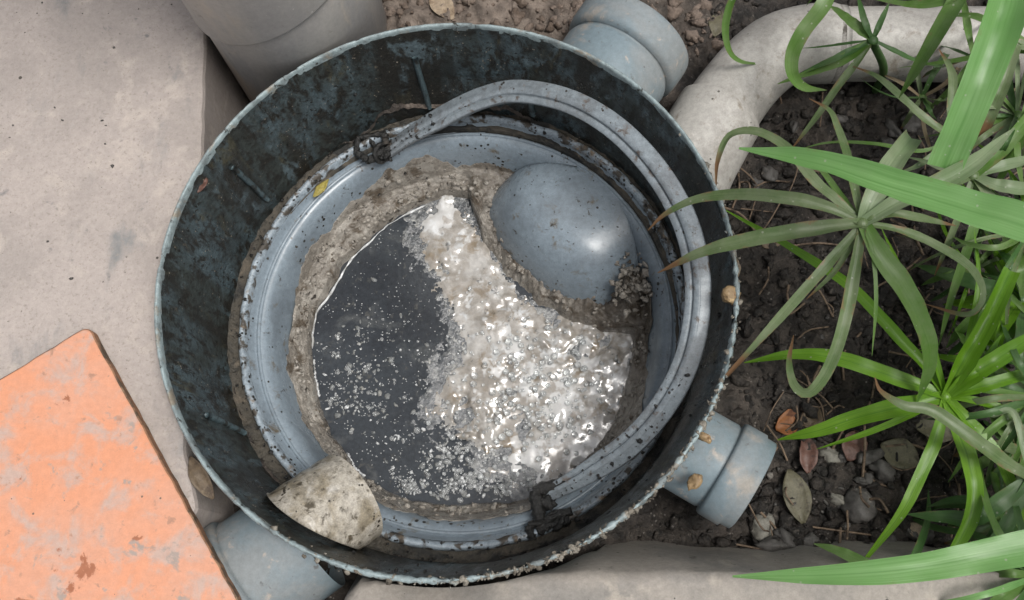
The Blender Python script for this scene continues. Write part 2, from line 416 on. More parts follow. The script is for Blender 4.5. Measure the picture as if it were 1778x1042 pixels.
def leaf_mat(name, c1, c2, dust, brown_from=0.9, trans=0.35, rough=0.42, worn=.5):
    """UV x across the blade, y along it"""
    m = bpy.data.materials.new(name); m.use_nodes = True
    nt = m.node_tree; N = nt.nodes; L = nt.links
    b = N['Principled BSDF']
    uv = N.new('ShaderNodeTexCoord')
    sp = N.new('ShaderNodeSeparateXYZ'); L.new(uv.outputs['UV'], sp.inputs[0])
    # parallel veins
    vm = N.new('ShaderNodeMapping'); vm.inputs['Scale'].default_value = (20, 2.5, 1)
    L.new(uv.outputs['UV'], vm.inputs['Vector'])
    vn = N.new('ShaderNodeTexNoise'); vn.inputs['Scale'].default_value = 1.0; vn.inputs['Detail'].default_value = 4
    L.new(vm.outputs[0], vn.inputs['Vector'])
    mr = N.new('ShaderNodeMapRange'); mr.inputs['From Min'].default_value = .18; mr.inputs['From Max'].default_value = .82
    L.new(vn.outputs['Fac'], mr.inputs['Value'])
    m1 = N.new('ShaderNodeMix'); m1.data_type = 'RGBA'
    m1.inputs['A'].default_value = (*c1, 1); m1.inputs['B'].default_value = (*c2, 1)
    rb_ = N.new('ShaderNodeMath'); rb_.operation = 'SUBTRACT'; rb_.inputs[1].default_value = .5
    L.new(sp.outputs['X'], rb_.inputs[0])
    rb2 = N.new('ShaderNodeMath'); rb2.operation = 'ABSOLUTE'; L.new(rb_.outputs[0], rb2.inputs[0])
    rb3 = N.new('ShaderNodeMapRange'); rb3.inputs['From Min'].default_value = .0; rb3.inputs['From Max'].default_value = .06; rb3.inputs['To Min'].default_value = .0; rb3.inputs['To Max'].default_value = 1.0
    L.new(rb2.outputs[0], rb3.inputs['Value'])
    lg = N.new('ShaderNodeTexNoise'); lg.inputs['Scale'].default_value = 22; lg.inputs['Detail'].default_value = 4
    L.new(uv.outputs['Object'], lg.inputs['Vector'])
    lgr = N.new('ShaderNodeMapRange'); lgr.inputs['From Min'].default_value = .3; lgr.inputs['From Max'].default_value = .7; lgr.inputs['To Min'].default_value = .35; lgr.inputs['To Max'].default_value = 1.25
    L.new(lg.outputs['Fac'], lgr.inputs['Value'])
    mu1 = N.new('ShaderNodeMath'); mu1.operation = 'MULTIPLY'; L.new(mr.outputs[0], mu1.inputs[0]); L.new(rb3.outputs[0], mu1.inputs[1])
    mu2 = N.new('ShaderNodeMath'); mu2.operation = 'MULTIPLY'; mu2.use_clamp = True; L.new(mu1.outputs[0], mu2.inputs[0]); L.new(lgr.outputs[0], mu2.inputs[1])
    L.new(mu2.outputs[0], m1.inputs['Factor'])
    # dust and pale spots
    dn = N.new('ShaderNodeTexNoise'); dn.inputs['Scale'].default_value = 45; dn.inputs['Detail'].default_value = 8; dn.inputs['Roughness'].default_value = .7
    L.new(uv.outputs['Object'], dn.inputs['Vector'])
    dr = N.new('ShaderNodeMapRange'); dr.inputs['From Min'].default_value = .38; dr.inputs['From Max'].default_value = .75; dr.inputs['To Max'].default_value = dust
    L.new(dn.outputs['Fac'], dr.inputs['Value'])
    m2 = N.new('ShaderNodeMix'); m2.data_type = 'RGBA'; m2.inputs['B'].default_value = (0.27, 0.29, 0.20, 1)
    L.new(dr.outputs[0], m2.inputs['Factor']); L.new(m1.outputs['Result'], m2.inputs['A'])
    vo = N.new('ShaderNodeTexVoronoi'); vo.inputs['Scale'].default_value = 130
    L.new(uv.outputs['Object'], vo.inputs['Vector'])
    lt = N.new('ShaderNodeMath'); lt.operation = 'LESS_THAN'; lt.inputs[1].default_value = .09
    L.new(vo.outputs['Distance'], lt.inputs[0])
    l2 = N.new('ShaderNodeMath'); l2.operation = 'MULTIPLY'; l2.inputs[1].default_value = .45
    L.new(lt.outputs[0], l2.inputs[0])
    m3 = N.new('ShaderNodeMix'); m3.data_type = 'RGBA'; m3.inputs['B'].default_value = (0.45, 0.46, 0.38, 1)
    L.new(l2.outputs[0], m3.inputs['Factor']); L.new(m2.outputs['Result'], m3.inputs['A'])
    # withered tip
    ad = N.new('ShaderNodeMath'); ad.operation = 'MULTIPLY_ADD'; ad.inputs[1].default_value = .25
    L.new(dn.outputs['Fac'], ad.inputs[0]); L.new(sp.outputs['Y'], ad.inputs[2])
    tr = N.new('ShaderNodeMapRange'); tr.inputs['From Min'].default_value = brown_from + .12; tr.inputs['From Max'].default_value = brown_from + .2
    L.new(ad.outputs[0], tr.inputs['Value'])
    m4 = N.new('ShaderNodeMix'); m4.data_type = 'RGBA'; m4.inputs['B'].default_value = (0.17, 0.095, 0.045, 1)
    L.new(tr.outputs[0], m4.inputs['Factor']); L.new(m3.outputs['Result'], m4.inputs['A'])
    # browned margins and spots
    wn_ = N.new('ShaderNodeTexNoise'); wn_.inputs['Scale'].default_value = 70; wn_.inputs['Detail'].default_value = 6; wn_.inputs['Roughness'].default_value = .7
    L.new(uv.outputs['Object'], wn_.inputs['Vector'])
    wa = N.new('ShaderNodeMath'); wa.operation = 'MULTIPLY_ADD'; wa.inputs[1].default_value = .45
    L.new(rb2.outputs[0], wa.inputs[0]); L.new(wn_.outputs['Fac'], wa.inputs[2])
    wr = N.new('ShaderNodeMapRange'); wr.inputs['From Min'].default_value = .80 - .08 * worn; wr.inputs['From Max'].default_value = .88 - .08 * worn; wr.inputs['To Max'].default_value = worn
    L.new(wa.outputs[0], wr.inputs['Value'])
    m5 = N.new('ShaderNodeMix'); m5.data_type = 'RGBA'; m5.inputs['B'].default_value = (0.20, 0.145, 0.07, 1)
    L.new(wr.outputs[0], m5.inputs['Factor']); L.new(m4.outputs['Result'], m5.inputs['A'])
    m4 = m5
    L.new(m4.outputs['Result'], b.inputs['Base Color'])
    b.inputs['Roughness'].default_value = rough
    bp = N.new('ShaderNodeBump'); bp.inputs['Strength'].default_value = .25; bp.inputs['Distance'].default_value = .0006
    L.new(vn.outputs['Fac'], bp.inputs['Height']); L.new(bp.outputs[0], b.inputs['Normal'])
    tl = N.new('ShaderNodeBsdfTranslucent'); L.new(m4.outputs['Result'], tl.inputs['Color'])
    ms = N.new('ShaderNodeMixShader'); ms.inputs[0].default_value = trans
    L.new(b.outputs[0], ms.inputs[1]); L.new(tl.outputs[0], ms.inputs[2])
    L.new(ms.outputs[0], N['Material Output'].inputs['Surface'])
    return m
LM = {
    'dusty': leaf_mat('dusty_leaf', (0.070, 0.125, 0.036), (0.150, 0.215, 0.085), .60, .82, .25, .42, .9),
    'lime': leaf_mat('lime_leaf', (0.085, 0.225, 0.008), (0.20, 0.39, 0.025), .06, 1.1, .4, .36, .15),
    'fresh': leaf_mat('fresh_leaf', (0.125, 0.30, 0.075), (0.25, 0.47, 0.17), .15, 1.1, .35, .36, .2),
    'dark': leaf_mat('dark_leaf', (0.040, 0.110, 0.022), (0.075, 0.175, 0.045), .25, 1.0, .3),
    'mid': leaf_mat('mid_leaf', (0.075, 0.175, 0.022), (0.130, 0.245, 0.050), .40, 1.0, .3),
    'pale': leaf_mat('pale_leaf', (0.12, 0.19, 0.08), (0.25, 0.325, 0.185), .6, 1.0, .25),
    'dead': leaf_mat('dead_leaf', (0.20, 0.145, 0.085), (0.30, 0.225, 0.14), .30, 1.2, .2, .7),
}

# ================================================================== SETTING
GZ = -0.115
# ground: one sheet with the pit of the trap left open
rr = np.concatenate([np.arange(.183, .62, .0034), np.geomspace(.63, 40, 26)])
na = 820
A, R = np.meshgrid(np.linspace(0, 2 * np.pi, na, endpoint=False), rr, indexing='ij')
X, Y = R * np.cos(A), R * np.sin(A)
fade = np.clip(1.6 - R, 0.15, 1)
def dry_part(x, y):
    return 1 / (1 + np.exp(-(y - .19) / .015)) / (1 + np.exp((x - .16) / .03)) / (1 + np.exp(-(x + .085) / .006))
def ground_h(x, y):
    h = 0.010 * fbm(x * 14, y * 14, 0, 3, 3) + 0.0055 * fbm(x * 60, y * 60, 0, 4, 5, .6)
    h = h + 0.004 * np.abs(fbm(x * 140, y * 140, 0, 2, 8))
    back = 1 / (1 + np.exp(-(y - .19) / .015)) * 1 / (1 + np.exp((x - .15) / .03)) / (1 + np.exp(-(x + .085) / .006))
    gap = np.exp(-((x + .17) / .04) ** 4) * (y > .1)
    return GZ + h * 0.9 + back * 0.045 - gap * .12
Z = ground_h(X, Y) * 1.0
Z = np.where(R > .62, GZ + (Z - GZ) * fade, Z)
ground = mk('ground', np.stack([X, Y, Z], -1).reshape(-1, 3), grid_faces(na, len(rr), wrap_u=True), M['soil'], origin=(0, 0, GZ))
ground['kind'] = 'structure'
att = ground.data.attributes.new('dry', 'FLOAT', 'POINT')
att.data.foreach_set('value', np.clip(dry_part(X, Y) + .25 * fbm(X * 60, Y * 60, 0, 3, 15), 0, 1).ravel().astype(np.float32))

def slab(name, outline, z_top, z_bot, m, bevel=.003, kind='structure', skew=None):
    """extruded outline with a rounded, slightly uneven arris; sides may lean by skew"""
    n = len(outline)
    P = np.array(outline, float)
    T = np.roll(P, -1, 0) - np.roll(P, 1, 0)
    Nn = np.stack([T[:, 1], -T[:, 0]], 1); Nn /= np.linalg.norm(Nn, axis=1)[:, None] + 1e-9
    rings = []
    for off, z in ((-bevel, z_top), (-bevel * .3, z_top - bevel * .25), (0, z_top - bevel), ((skew or 0), z_bot)):
        rings.append(np.c_[P + Nn * off, np.full(n, z)])
    v = np.concatenate(rings)
    f = []
    for k in range(3):
        for i in range(n):
            j = (i + 1) % n
            f.append((k * n + i, (k + 1) * n + i, (k + 1) * n + j, k * n + j))
    f.append(tuple(range(n)))
    o = mk(name, v, f, m, smooth=False)
    if kind: o['kind'] = kind
    return o

SZ = -0.030
# concrete paving slab on the left with a round bite where the trap stands
out = [(-0.212, 0.9), (-0.2005, .25)]
ya = [(.25, -.2005), (.111, -.1895), (-.115, -.1785), (-.150, -.166)]
def edge_x(y):
    return float(np.interp(-y, [-.25, -.111, .115, .150], [-.2005, -.1895, -.1785, -.166]))
for y in np.linspace(.245, -.152, 90):
    x = edge_x(y) + 0.0006 * float(vnoise(y * 90, 2.0))
    rr_ = math.hypot(x, y)
    if rr_ < .2035: x = -math.sqrt(max(.2035 ** 2 - y * y, 0))
    out.append((x, y))
out += [(-.172, -.172), (-.205, -.215), (-.25, -.26), (-.30, -.33), (-.40, -.9), (-3, -.9), (-3, .9)]
slab('pavement', out[::-1], SZ, GZ - .06, M['concrete'], .004)

# low kerb along the bottom with a sloping mortar back
kx = np.linspace(-.062, 1.6, 160)
ky = -.1945 + .006 * kx / .4 + .0012 * fbm(kx * 40, kx * 0, 0, 3, 21)
prof = []
kz = -.028
for x, y in zip(kx, ky):
    n1 = float(vnoise(x * 60, 5.0)) * .0012
    rnd = max(0, 1 - (x + .062) / .02) ** 2 * .014
    prof.append([(x, -.9, kz), (x, -.35, kz), (x, -.25 + n1, kz + n1 * .3), (x, y - .006 - rnd, kz + n1 * .4), (x, y - .001 - rnd, kz - .0022), (x, y + .0015 + n1 - rnd, kz - .007), (x, y + .013 + n1 * 2 - rnd * .6, kz - .045), (x, y + .026 + n1 * 3, GZ - .02)])
P = np.array(prof)
rk = np.hypot(P[..., 0], P[..., 1])
P[..., 1] = np.where(rk < .2025, -np.sqrt(np.clip(.2025 ** 2 - P[..., 0] ** 2, 0, None)), P[..., 1])   # cast round the tub
kf = grid_faces(P.shape[0], P.shape[1]).tolist()
kf.append(list(range(P.shape[1])))
kerb = mk('kerb', P.reshape(-1, 3), kf, M['kerb'])
kerb['kind'] = 'structure'

# ================================================================== GREASE TRAP
trap = empty('grease_trap', (0, 0, -.30), 'round blue-grey plastic grease trap tub, open and full of dark grime', 'grease trap')
def wall_warp(A, R, Z):
    n = fbm(np.cos(A) * 3, np.sin(A) * 3, Z * 30, 3, 31)
    fine = fbm(np.cos(A) * 40, np.sin(A) * 40, Z * 200, 3, 33)
    return R + .0008 * n + .0007 * fine, Z
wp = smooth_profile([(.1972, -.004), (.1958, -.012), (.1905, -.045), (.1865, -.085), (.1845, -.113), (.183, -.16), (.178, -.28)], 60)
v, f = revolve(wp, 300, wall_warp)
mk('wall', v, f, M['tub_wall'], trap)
op = smooth_profile([(.1995, -.006), (.1992, -.018), (.1945, -.032), (.1925, -.09), (.190, -.16), (.184, -.29)], 40)
v, f = revolve(op, 220)
mk('outer_shell', v, f[:, ::-1], M['tub_plastic'], trap)
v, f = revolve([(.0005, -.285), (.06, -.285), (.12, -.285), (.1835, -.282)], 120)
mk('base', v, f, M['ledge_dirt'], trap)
def rim_warp(A, R, Z):
    chip = np.clip(fbm(np.cos(A) * 20, np.sin(A) * 20, 0, 4, 41) - .55, 0, 1)
    side = np.sign(R - .1986)
    lowright = np.clip(np.cos(A + .95), 0, 1)
    R2 = R + side * (-.0016 * chip + .0006 * fbm(np.cos(A) * 50, np.sin(A) * 50, Z * 100, 4, 43, .7) * (0.15 + 1.6 * lowright))
    Z2 = Z - .0014 * chip + .0008 * fbm(np.cos(A) * 45, np.sin(A) * 45, R * 300, 2, 47) * (.1 + lowright)
    return R2, Z2
v, f = revolve([(.1968, -.007), (.1970, -.0022), (.1976, -.0006), (.1986, 0.0), (.1996, -.0006), (.2003, -.0022), (.2004, -.005), (.1996, -.009)], 720, rim_warp)
mk('rim', v, f, M['tub_rim'], trap)
rc_ = Bag()
for k in range(420):
    a_ = -.95 + RNG.normal(0, .55)
    r_ = .1985 + RNG.normal(0, .0012) + .0012 * (RNG.random() < .4)
    sz = .0006 + .0020 * RNG.random() ** 2.5
    rc_.add(*lump((r_ * math.cos(a_), r_ * math.sin(a_), -.0008 - abs(RNG.normal(0, .0015))), sz, 1, .6, .6, k))
o = rc_.mk('rim_crust', M['crust'], trap); o['kind'] = 'stuff'
# ledge the basket hangs on
def ledge_warp(A, R, Z):
    return R, Z + .0018 * fbm(np.cos(A) * 30, np.sin(A) * 30, R * 160, 4, 51)
v, f = revolve(smooth_profile([(.1855, -.1085), (.183, -.1110), (.1805, -.1125), (.174, -.1135), (.170, -.118), (.169, -.17)], 22), 320, ledge_warp)
mk('ledge', v, f, M['ledge_dirt'], trap)
# moulded ribs on the inside wall
def wall_r(z):
    return float(np.interp(-z, -wp[:, 1], wp[:, 0]))
def rib(p_top, z_top, p_bot, z_bot):
    a0 = math.atan2(at(*p_top, z_top).y, at(*p_top, z_top).x)
    a1 = math.atan2(at(*p_bot, z_bot).y, at(*p_bot, z_bot).x)
    path = []
    for t in np.linspace(0, 1, 12):
        z = z_top + (z_bot - z_top) * t; a = a0 + (a1 - a0) * t
        r = wall_r(z) - .0012
        path.append((r * math.cos(a), r * math.sin(a), z))
    v, f = sweep(path, [.0022] + [.0024] * 10 + [.0020], 8)
    mk('rib', v, f, M['rib'], trap)
rib((718, 88), -.030, (745, 180), -.098)
rib((398, 287), -.030, (462, 346), -.092)
rib((345, 728), -.040, (432, 748), -.100)
rib((905, 165), -.055, (925, 203), -.1)

# sockets for pipes on the outside of the tub
def socket(p0, d, prof_main, prof_collar, prof_lip=None, seed=0):
    v, f = lathe_axis(p0, d, prof_main, 72, .006, seed)
    rr_ = np.hypot(v[:, 0], v[:, 1]); rs_ = np.interp(-v[:, 2], -op[:, 1], op[:, 0]) + .0002; k_ = np.where(rr_ < rs_, rs_ / rr_, 1.0)   # the socket ends on the shell
    v = v.copy(); v[:, 0] *= k_; v[:, 1] *= k_
    s = mk('pipe_socket', v, f, M['socket'], trap)
    v, f = lathe_axis(p0, d, prof_collar, 72, .006, seed + 1)
    mk('collar', v, f, M['socket'], s)
    return s
def radial(a, r, z): return Vector((r * math.cos(a), r * math.sin(a), z))
# upper right
a = math.radians(57.2)
p = radial(a, .186, -.055); d = Vector((math.cos(a), math.sin(a), 0))
socket(p, d, [(0, .0445), (.004, .0445), (.010, .0445), (.020, .0445), (.042, .0450), (.0455, .0440), (.048, .0420), (.049, .0435)],
       [(.0485, .0435), (.0495, .0462), (.052, .0480), (.056, .0486), (.070, .0488), (.074, .0482), (.0755, .0465), (.0758, .0430), (.072, .0415), (.037, .0405)], seed=61)
# lower right, smaller
a = math.radians(-33.0)
p = radial(a, .184, -.055); d = Vector((math.cos(math.radians(-31)), math.sin(math.radians(-31)), 0))
socket(p, d, [(0, .0335), (.004, .0335), (.008, .0335), (.012, .0335), (.0125, .0318), (.038, .0318), (.0395, .0310), (.041, .0312)],
       [(.0405, .031), (.041, .0342), (.043, .0352), (.0575, .0352), (.058, .0335), (.065, .0332), (.0658, .0318), (.0655, .029), (.042, .0285)], seed=65)
# lower left, where the waste pipe enters
inl_d = (at(400, 1020, -.075) - at(618, 868, -.075)).normalized()
p_in = at(520, 935, -.075)
socket(p_in + Vector((.008, .003, 0)), inl_d, [(0, .043), (.006, .043), (.012, .043), (.018, .043), (.024, .043), (.030, .043), (.045, .0430), (.0475, .0435), (.049, .0425), (.0495, .0420)],
       [(.049, .042), (.0498, .0445), (.052, .0465), (.075, .0470), (.078, .046), (.079, .042), (.06, .041)], seed=69)

# ================================================================== BASKET
basket = empty('grease_basket', (0, 0, -.27), 'grey-blue plastic basket bowl with a hooded bulge, hanging inside the tub', 'basket')
BC = (0.002, 0.003)
bp_ = smooth_profile([(.1715, -.1120), (.1690, -.1160), (.1670, -.1195), (.1650, -.1200), (.1625, -.1200), (.1590, -.1225), (.1555, -.1290), (.1525, -.1400), (.148, -.160), (.143, -.185), (.138, -.215), (.125, -.250), (.09, -.262), (.001, -.265)], 90)
def bowl_warp(A, R, Z):
    return R + .0005 * fbm(np.cos(A) * 3, np.sin(A) * 3, Z * 20, 2, 71), Z + .0004 * fbm(np.cos(A) * 5, np.sin(A) * 5, R * 20, 2, 73)
v, f = revolve(bp_, 260, bowl_warp, BC)
mk('bowl', v, f, M['basket'], basket)
def brim_warp(A, R, Z):
    return R + .0006 * fbm(np.cos(A) * 30, np.sin(A) * 30, Z * 100, 2, 77), Z + .0006 * fbm(np.cos(A) * 25, np.sin(A) * 25, R * 200, 3, 79)
v, f = revolve([(.1712, -.1135), (.1720, -.1095), (.1735, -.1072), (.1755, -.1064), (.1772, -.1072), (.1782, -.1095), (.1784, -.114)], 320, brim_warp, BC)
mk('basket_rim', v, f, M['basket_rim'], basket)
# thin secondary bead half way down the flange
v, f = revolve([(.1668, -.1205), (.1664, -.1186), (.1652, -.1178), (.1640, -.1184), (.1634, -.1205)], 260, None, BC)
mk('bead', v, f, M['basket'], basket)

# hood over the outlet: a rounded box-like bulge against the upper right of the bowl
DA = math.radians(43.5)
DC = np.array([.0820, .0945]); er = np.array([math.cos(DA), math.sin(DA)]); et = np.array([-math.sin(DA), math.cos(DA)])
nu, nv = 70, 64
def hood_pt(p, q):
    """p 0..1 from the inner nose to the bowl wall, q -1..1 across"""
    b_in, a_t, v_end, sag, c = .051, .075, .080, .016, .052
    an = q * math.pi / 2
    su = math.copysign(abs(math.sin(an)) ** (2 / 3.0), an)
    v0 = -b_in + sag * su * su
    v = v0 + (v_end - v0) * p
    u = (a_t if q > 0 else .070 + .26 * (v + b_in)) * su
    t = min((v - v0) / c, 1.0)
    front = max(1 - (1 - t) ** 2.3, 0) ** (1 / 2.3)
    H = .0875 - .002 * (max(v, 0) / v_end) ** 2
    z = -.206 + H * front * max(math.cos(an), 0) ** (2 / 2.6)
    P = DC + er * v + et * u
    r = math.hypot(P[0] - BC[0], P[1] - BC[1])
    lim = float(np.interp(-z, -bp_[:, 1], bp_[:, 0])) - .0004
    if r > lim: P = np.array(BC) + (P - np.array(BC)) * lim / r
    return P[0], P[1], z
vs = [hood_pt((1 - math.cos(math.pi / 2 * i / (nu - 1))) ** .9 if i else 0, -1 + 2 * j / (nv - 1)) for i in range(nu) for j in range(nv)]
mk('hood', np.array(vs), grid_faces(nu, nv), M['basket'], basket)

# handle: a grooved band hinged across the bowl and propped on the far side
H1, H2 = at(660, 262, -.112), at(942, 876, -.112)
Hc = (H1 + H2) / 2; ax = (H1 - H2); a0 = ax.length / 2; ax.normalize()
nx = Vector((ax.y, -ax.x, 0)); nx = nx if nx.x > 0 else -nx
th = math.radians(27.5)
outd = nx * math.cos(th) + Vector((0, 0, 1)) * math.sin(th)
npl = outd.cross(ax); npl = npl if npl.z > 0 else -npl
def on_plane(x, y):
    d = ROT @ Vector(((x - W_PX / 2) / F_PX, -(y - H_PX / 2) / F_PX, -1.0))
    return tuple(CAM + d * ((Hc - CAM).dot(npl) / d.dot(npl)))
path = smooth_profile([tuple(H1)] + [on_plane(x, y) for x, y in ((700, 226), (760, 186), (830, 152), (900, 138), (990, 154), (1075, 200), (1150, 275), (1203, 362), (1229, 450), (1232, 540), (1212, 635), (1166, 722), (1098, 795), (1020, 842))] + [tuple(H2)], 200)
seg = np.concatenate([[0], np.cumsum(np.linalg.norm(np.diff(path, axis=0), axis=1))])
ss = np.linspace(0, seg[-1], 130)
path = np.stack([np.interp(ss, seg, path[:, k]) for k in range(3)], 1)
hw = .0180
hp = [(-hw, -.0030), (-hw, .0012), (-hw + .0006, .0017), (-hw + .0045, .0018), (-hw + .0050, .0014), (-hw + .0052, -.0002), (-hw + .0062, -.0003), (-hw + .0065, .0017), (-hw + .0070, .0022), (-hw + .0110, .0022), (-hw + .0114, .0018), (-hw + .0118, .0012), (-.0008, .0004), (0, -.0002), (0, -.0035), (-.0012, -.0040), (-.0012, -.0015), (-hw + .0012, -.0012), (-hw + .0012, -.0035)]
T = np.gradient(path, axis=0); T /= np.linalg.norm(T, axis=1)[:, None]
hv = []
npn = np.array(npl)
for i in range(len(path)):
    side = np.cross(T[i], npn); side /= np.linalg.norm(side)
    if np.dot(side, path[i] - np.array(Hc)) < 0: side = -side
    t = i / (len(path) - 1)
    k = 1 - .42 * (max(0, 1 - t / .10) + max(0, (t - .90) / .10))
    for s_, h_ in hp:
        hv.append(path[i] + side * (s_ * k) + npn * h_)
hf = grid_faces(len(path), len(hp), wrap_v=True).tolist()
hf.append(list(range(len(hp)))); hf.append([(len(path) - 1) * len(hp) + k for k in range(len(hp))][::-1])
hnd = mk('handle', np.array(hv), hf, M['handle'], basket)

gb = Bag()
for k in range(260):
    u = RNG.random()
    i = int(len(path) * (1 - .26 * u ** 1.6)) - 1 if k < 150 else int(len(path) * .10 * u)
    i = min(max(i, 1), len(path) - 2)
    side = np.cross(T[i], npn); side /= np.linalg.norm(side)
    if np.dot(side, path[i] - np.array(Hc)) < 0: side = -side
    q = path[i] - side * hw * RNG.random() * .9 + npn * .0016
    gb.add(*lump(q, .0003 + .0017 * RNG.random() ** 4, 1, .6, .45, 50 + k))
o = gb.mk('caked_dirt', M['grime'], hnd); o['kind'] = 'stuff'
# hinge lugs: eye at the end of the handle and the broken pocket in the rim behind it
def lug(px, pz, ang, parts):
    b = Bag()
    for kind, off, size in parts:
        o = np.array(at(px[0] + off[0], px[1] + off[1], pz))
        if kind == 'ring':
            a = np.linspace(0, 2 * np.pi, 22, endpoint=False)
            d, u, w = frame_from((math.cos(ang), math.sin(ang), .55))
            loop = np.array([o + size * (math.cos(k) * np.array(u) + math.sin(k) * np.array(w)) for k in a])
            loop = np.vstack([loop, loop[:1]])
            v, f = sweep(loop, .0022, 8, False); b.add(v, f)
        elif kind == 'lump':
            v, f = lump(o, size, 2, .5, .6, int(off[0] * 3 + off[1] + 400)); b.add(v, f)
        elif kind == 'bar':
            q = np.array(at(px[0] + size[0], px[1] + size[1], pz + size[2]))
            n = 9
            pp = np.array([o + (q - o) * t for t in np.linspace(0, 1, n)])
            pp[:, 2] += .0008 * vnoise(np.arange(n) * 1.7, np.zeros(n), 0, 5)
            v, f = sweep(pp, size[3] * 1.45 * (1 + .25 * vnoise(np.arange(n) * 1.3, np.ones(n), 0, 8)), 8); b.add(v, f)
    return b.mk('hinge_lug', M['grime'], basket)
lug((660, 262), -.108, math.radians(-25), [('ring', (2, 4), .0072), ('lump', (8, 6), .0062), ('lump', (-14, -14), .0050), ('lump', (16, -6), .0055),
    ('bar', (-42, 2), (-20, 18, .001, .0022)), ('bar', (-42, 2), (-38, -22, .001, .0020)), ('bar', (-38, -22), (8, -30, .002, .0018)), ('bar', (6, -32), (12, -8, .002, .0024)), ('bar', (-20, 18), (4, 0, .002, .0025))])
lug((955, 893), -.108, math.radians(155), [('lump', (-6, -22), .0062), ('lump', (6, 0), .0050), ('lump', (-16, 22), .0055), ('lump', (24, 8), .0048), ('ring', (14, 14), .0052),
    ('bar', (-28, -40), (40, -60, .002, .0035)), ('bar', (-26, -40), (-18, 12, .001, .0036)), ('bar', (-38, 20), (-30, 44, 0, .0024)), ('bar', (-36, 20), (38, -6, .001, .0026)), ('bar', (-20, 26), (34, 10, 0, .0024)), ('bar', (10, -4), (16, 22, 0, .0020))])

# ================================================================== WASTE PIPE END
inlet = empty('inlet_pipe', at(560, 905, -.115), 'grimy cream plastic pipe end poking through the tub wall', 'pipe')
s_end = at(612, 862, -.079)
st_dir = -inl_d
q0 = p_in + Vector((0, 0, .016)) - st_dir * .004
ctrl = [tuple(q0), tuple(q0 * .6 + s_end * .4 + Vector((0, 0, .002))), tuple(q0 * .25 + s_end * .75 + Vector((0, 0, .0015))), tuple(s_end)]
cl = smooth_profile(ctrl, 26)
T_ = np.gradient(cl, axis=0); T_ /= np.linalg.norm(T_, axis=1)[:, None]
def stub_surface(rads, idxs):
    rows = []
    for r_, i in zip(rads, idxs):
        u = np.cross(T_[i], [0, 0, 1.0]); u /= np.linalg.norm(u); w = np.cross(u, T_[i])
        for a in np.linspace(0, 2 * np.pi, 72, endpoint=False):
            p = cl[i] + r_ * (math.cos(a) * u + math.sin(a) * w)
            rr_ = math.hypot(p[0], p[1])
            if rr_ > .1875: p[:2] *= .1875 / rr_
            rows.append(p)
    return np.array(rows), grid_faces(len(rads), 72, wrap_v=True)
v, f = stub_surface([.0345 + .0003 * math.sin(i) for i in range(26)], range(26))
mk('pipe_body', v, f, M['stub'], inlet)
v, f = stub_surface([.0345, .0338, .0322, .0318, .0318], [25, 25, 25, 20, 2])
mk('pipe_mouth', v, f, M['stub'], inlet)

# ================================================================== WATER, SLUDGE, FOAM
WZ = -.178
wlp = [(745, 352), (700, 372), (640, 420), (585, 480), (552, 540), (540, 600), (548, 670), (562, 730), (600, 790), (635, 835), (690, 860), (760, 874), (850, 875), (930, 858), (1000, 815), (1040, 770), (1078, 690), (1094, 640), (1098, 600), (1092, 580), (1040, 578), (980, 560), (920, 530), (872, 482), (838, 425), (822, 370), (815, 345), (790, 338)]
WL = np.array([tuple(at(x, y, WZ))[:2] for x, y in wlp])
wc = np.array([0.004, -.004])
def ring_r(poly, phi):
    d = poly - wc
    a = np.arctan2(d[:, 1], d[:, 0]); r = np.hypot(d[:, 0], d[:, 1])
    o = np.argsort(a); a = a[o]; r = r[o]
    return np.interp(phi, np.concatenate([a - 2 * np.pi, a, a + 2 * np.pi]), np.tile(r, 3))
v, f = revolve([(.0005, WZ), (.03, WZ), (.06, WZ), (.09, WZ), (.12, WZ), (.147, WZ)], 96, None, BC)
water = mk('water', v, f, M['water'])
water['kind'] = 'structure'

so = [(700, 280), (645, 306), (580, 378), (530, 448), (507, 524), (497, 600), (507, 678), (536, 745), (585, 815), (680, 888), (760, 903), (850, 904), (925, 886), (1010, 838), (1070, 790), (1110, 720), (1128, 640), (1134, 560), (1128, 490), (1100, 440), (1060, 400), (1000, 370), (930, 320), (900, 285), (860, 270), (780, 266)]
def on_bowl(px, py):
    z = -.135
    for _ in range(12):
        q = at(px, py, z)
        z = .5 * z + .5 * float(np.interp(math.hypot(q.x - BC[0], q.y - BC[1]), bp_[::-1, 0], bp_[::-1, 1]))
        z = max(z, -.19)
    return tuple(at(px, py, z))[:2]
SO = np.array([on_bowl(x, y) for x, y in so])
na_, nr_ = 520, 62
phi = np.linspace(-np.pi, np.pi, na_, endpoint=False)
ri = ring_r(WL, phi); ro = ring_r(SO, phi) - .0015
jag = .0022 * fbm(np.cos(phi) * 9, np.sin(phi) * 9, 0, 4, 91)
ri = ri + jag; ro = ro + .0025 * fbm(np.cos(phi) * 7, np.sin(phi) * 7, 0, 4, 93)
t = np.linspace(0, 1, nr_)
PH, Tt = np.meshgrid(phi, t, indexing='ij')
RI, RO = ri[:, None], ro[:, None]
Rg = RI - .0012 + (RO - RI + .0012) * Tt
x = wc[0] + Rg * np.cos(PH); y = wc[1] + Rg * np.sin(PH)
rb = np.hypot(x - BC[0], y - BC[1])
zb = np.interp(rb, bp_[::-1, 0], bp_[::-1, 1])            # height of the bowl wall below the crust
thick = .0050 * np.clip((1 - Tt) * 3.5, 0, 1) * np.clip(Tt * 8, 0, 1)
z = np.maximum(zb, WZ + .004) + .0015
domeside = np.clip((np.cos(PH - DA + .15)) * 3.0 - 1.6, 0, 1)
low = WZ - .002 + (.007 + (.022 - .014 * domeside) * Tt) * np.clip(Tt * 6, 0, 1)
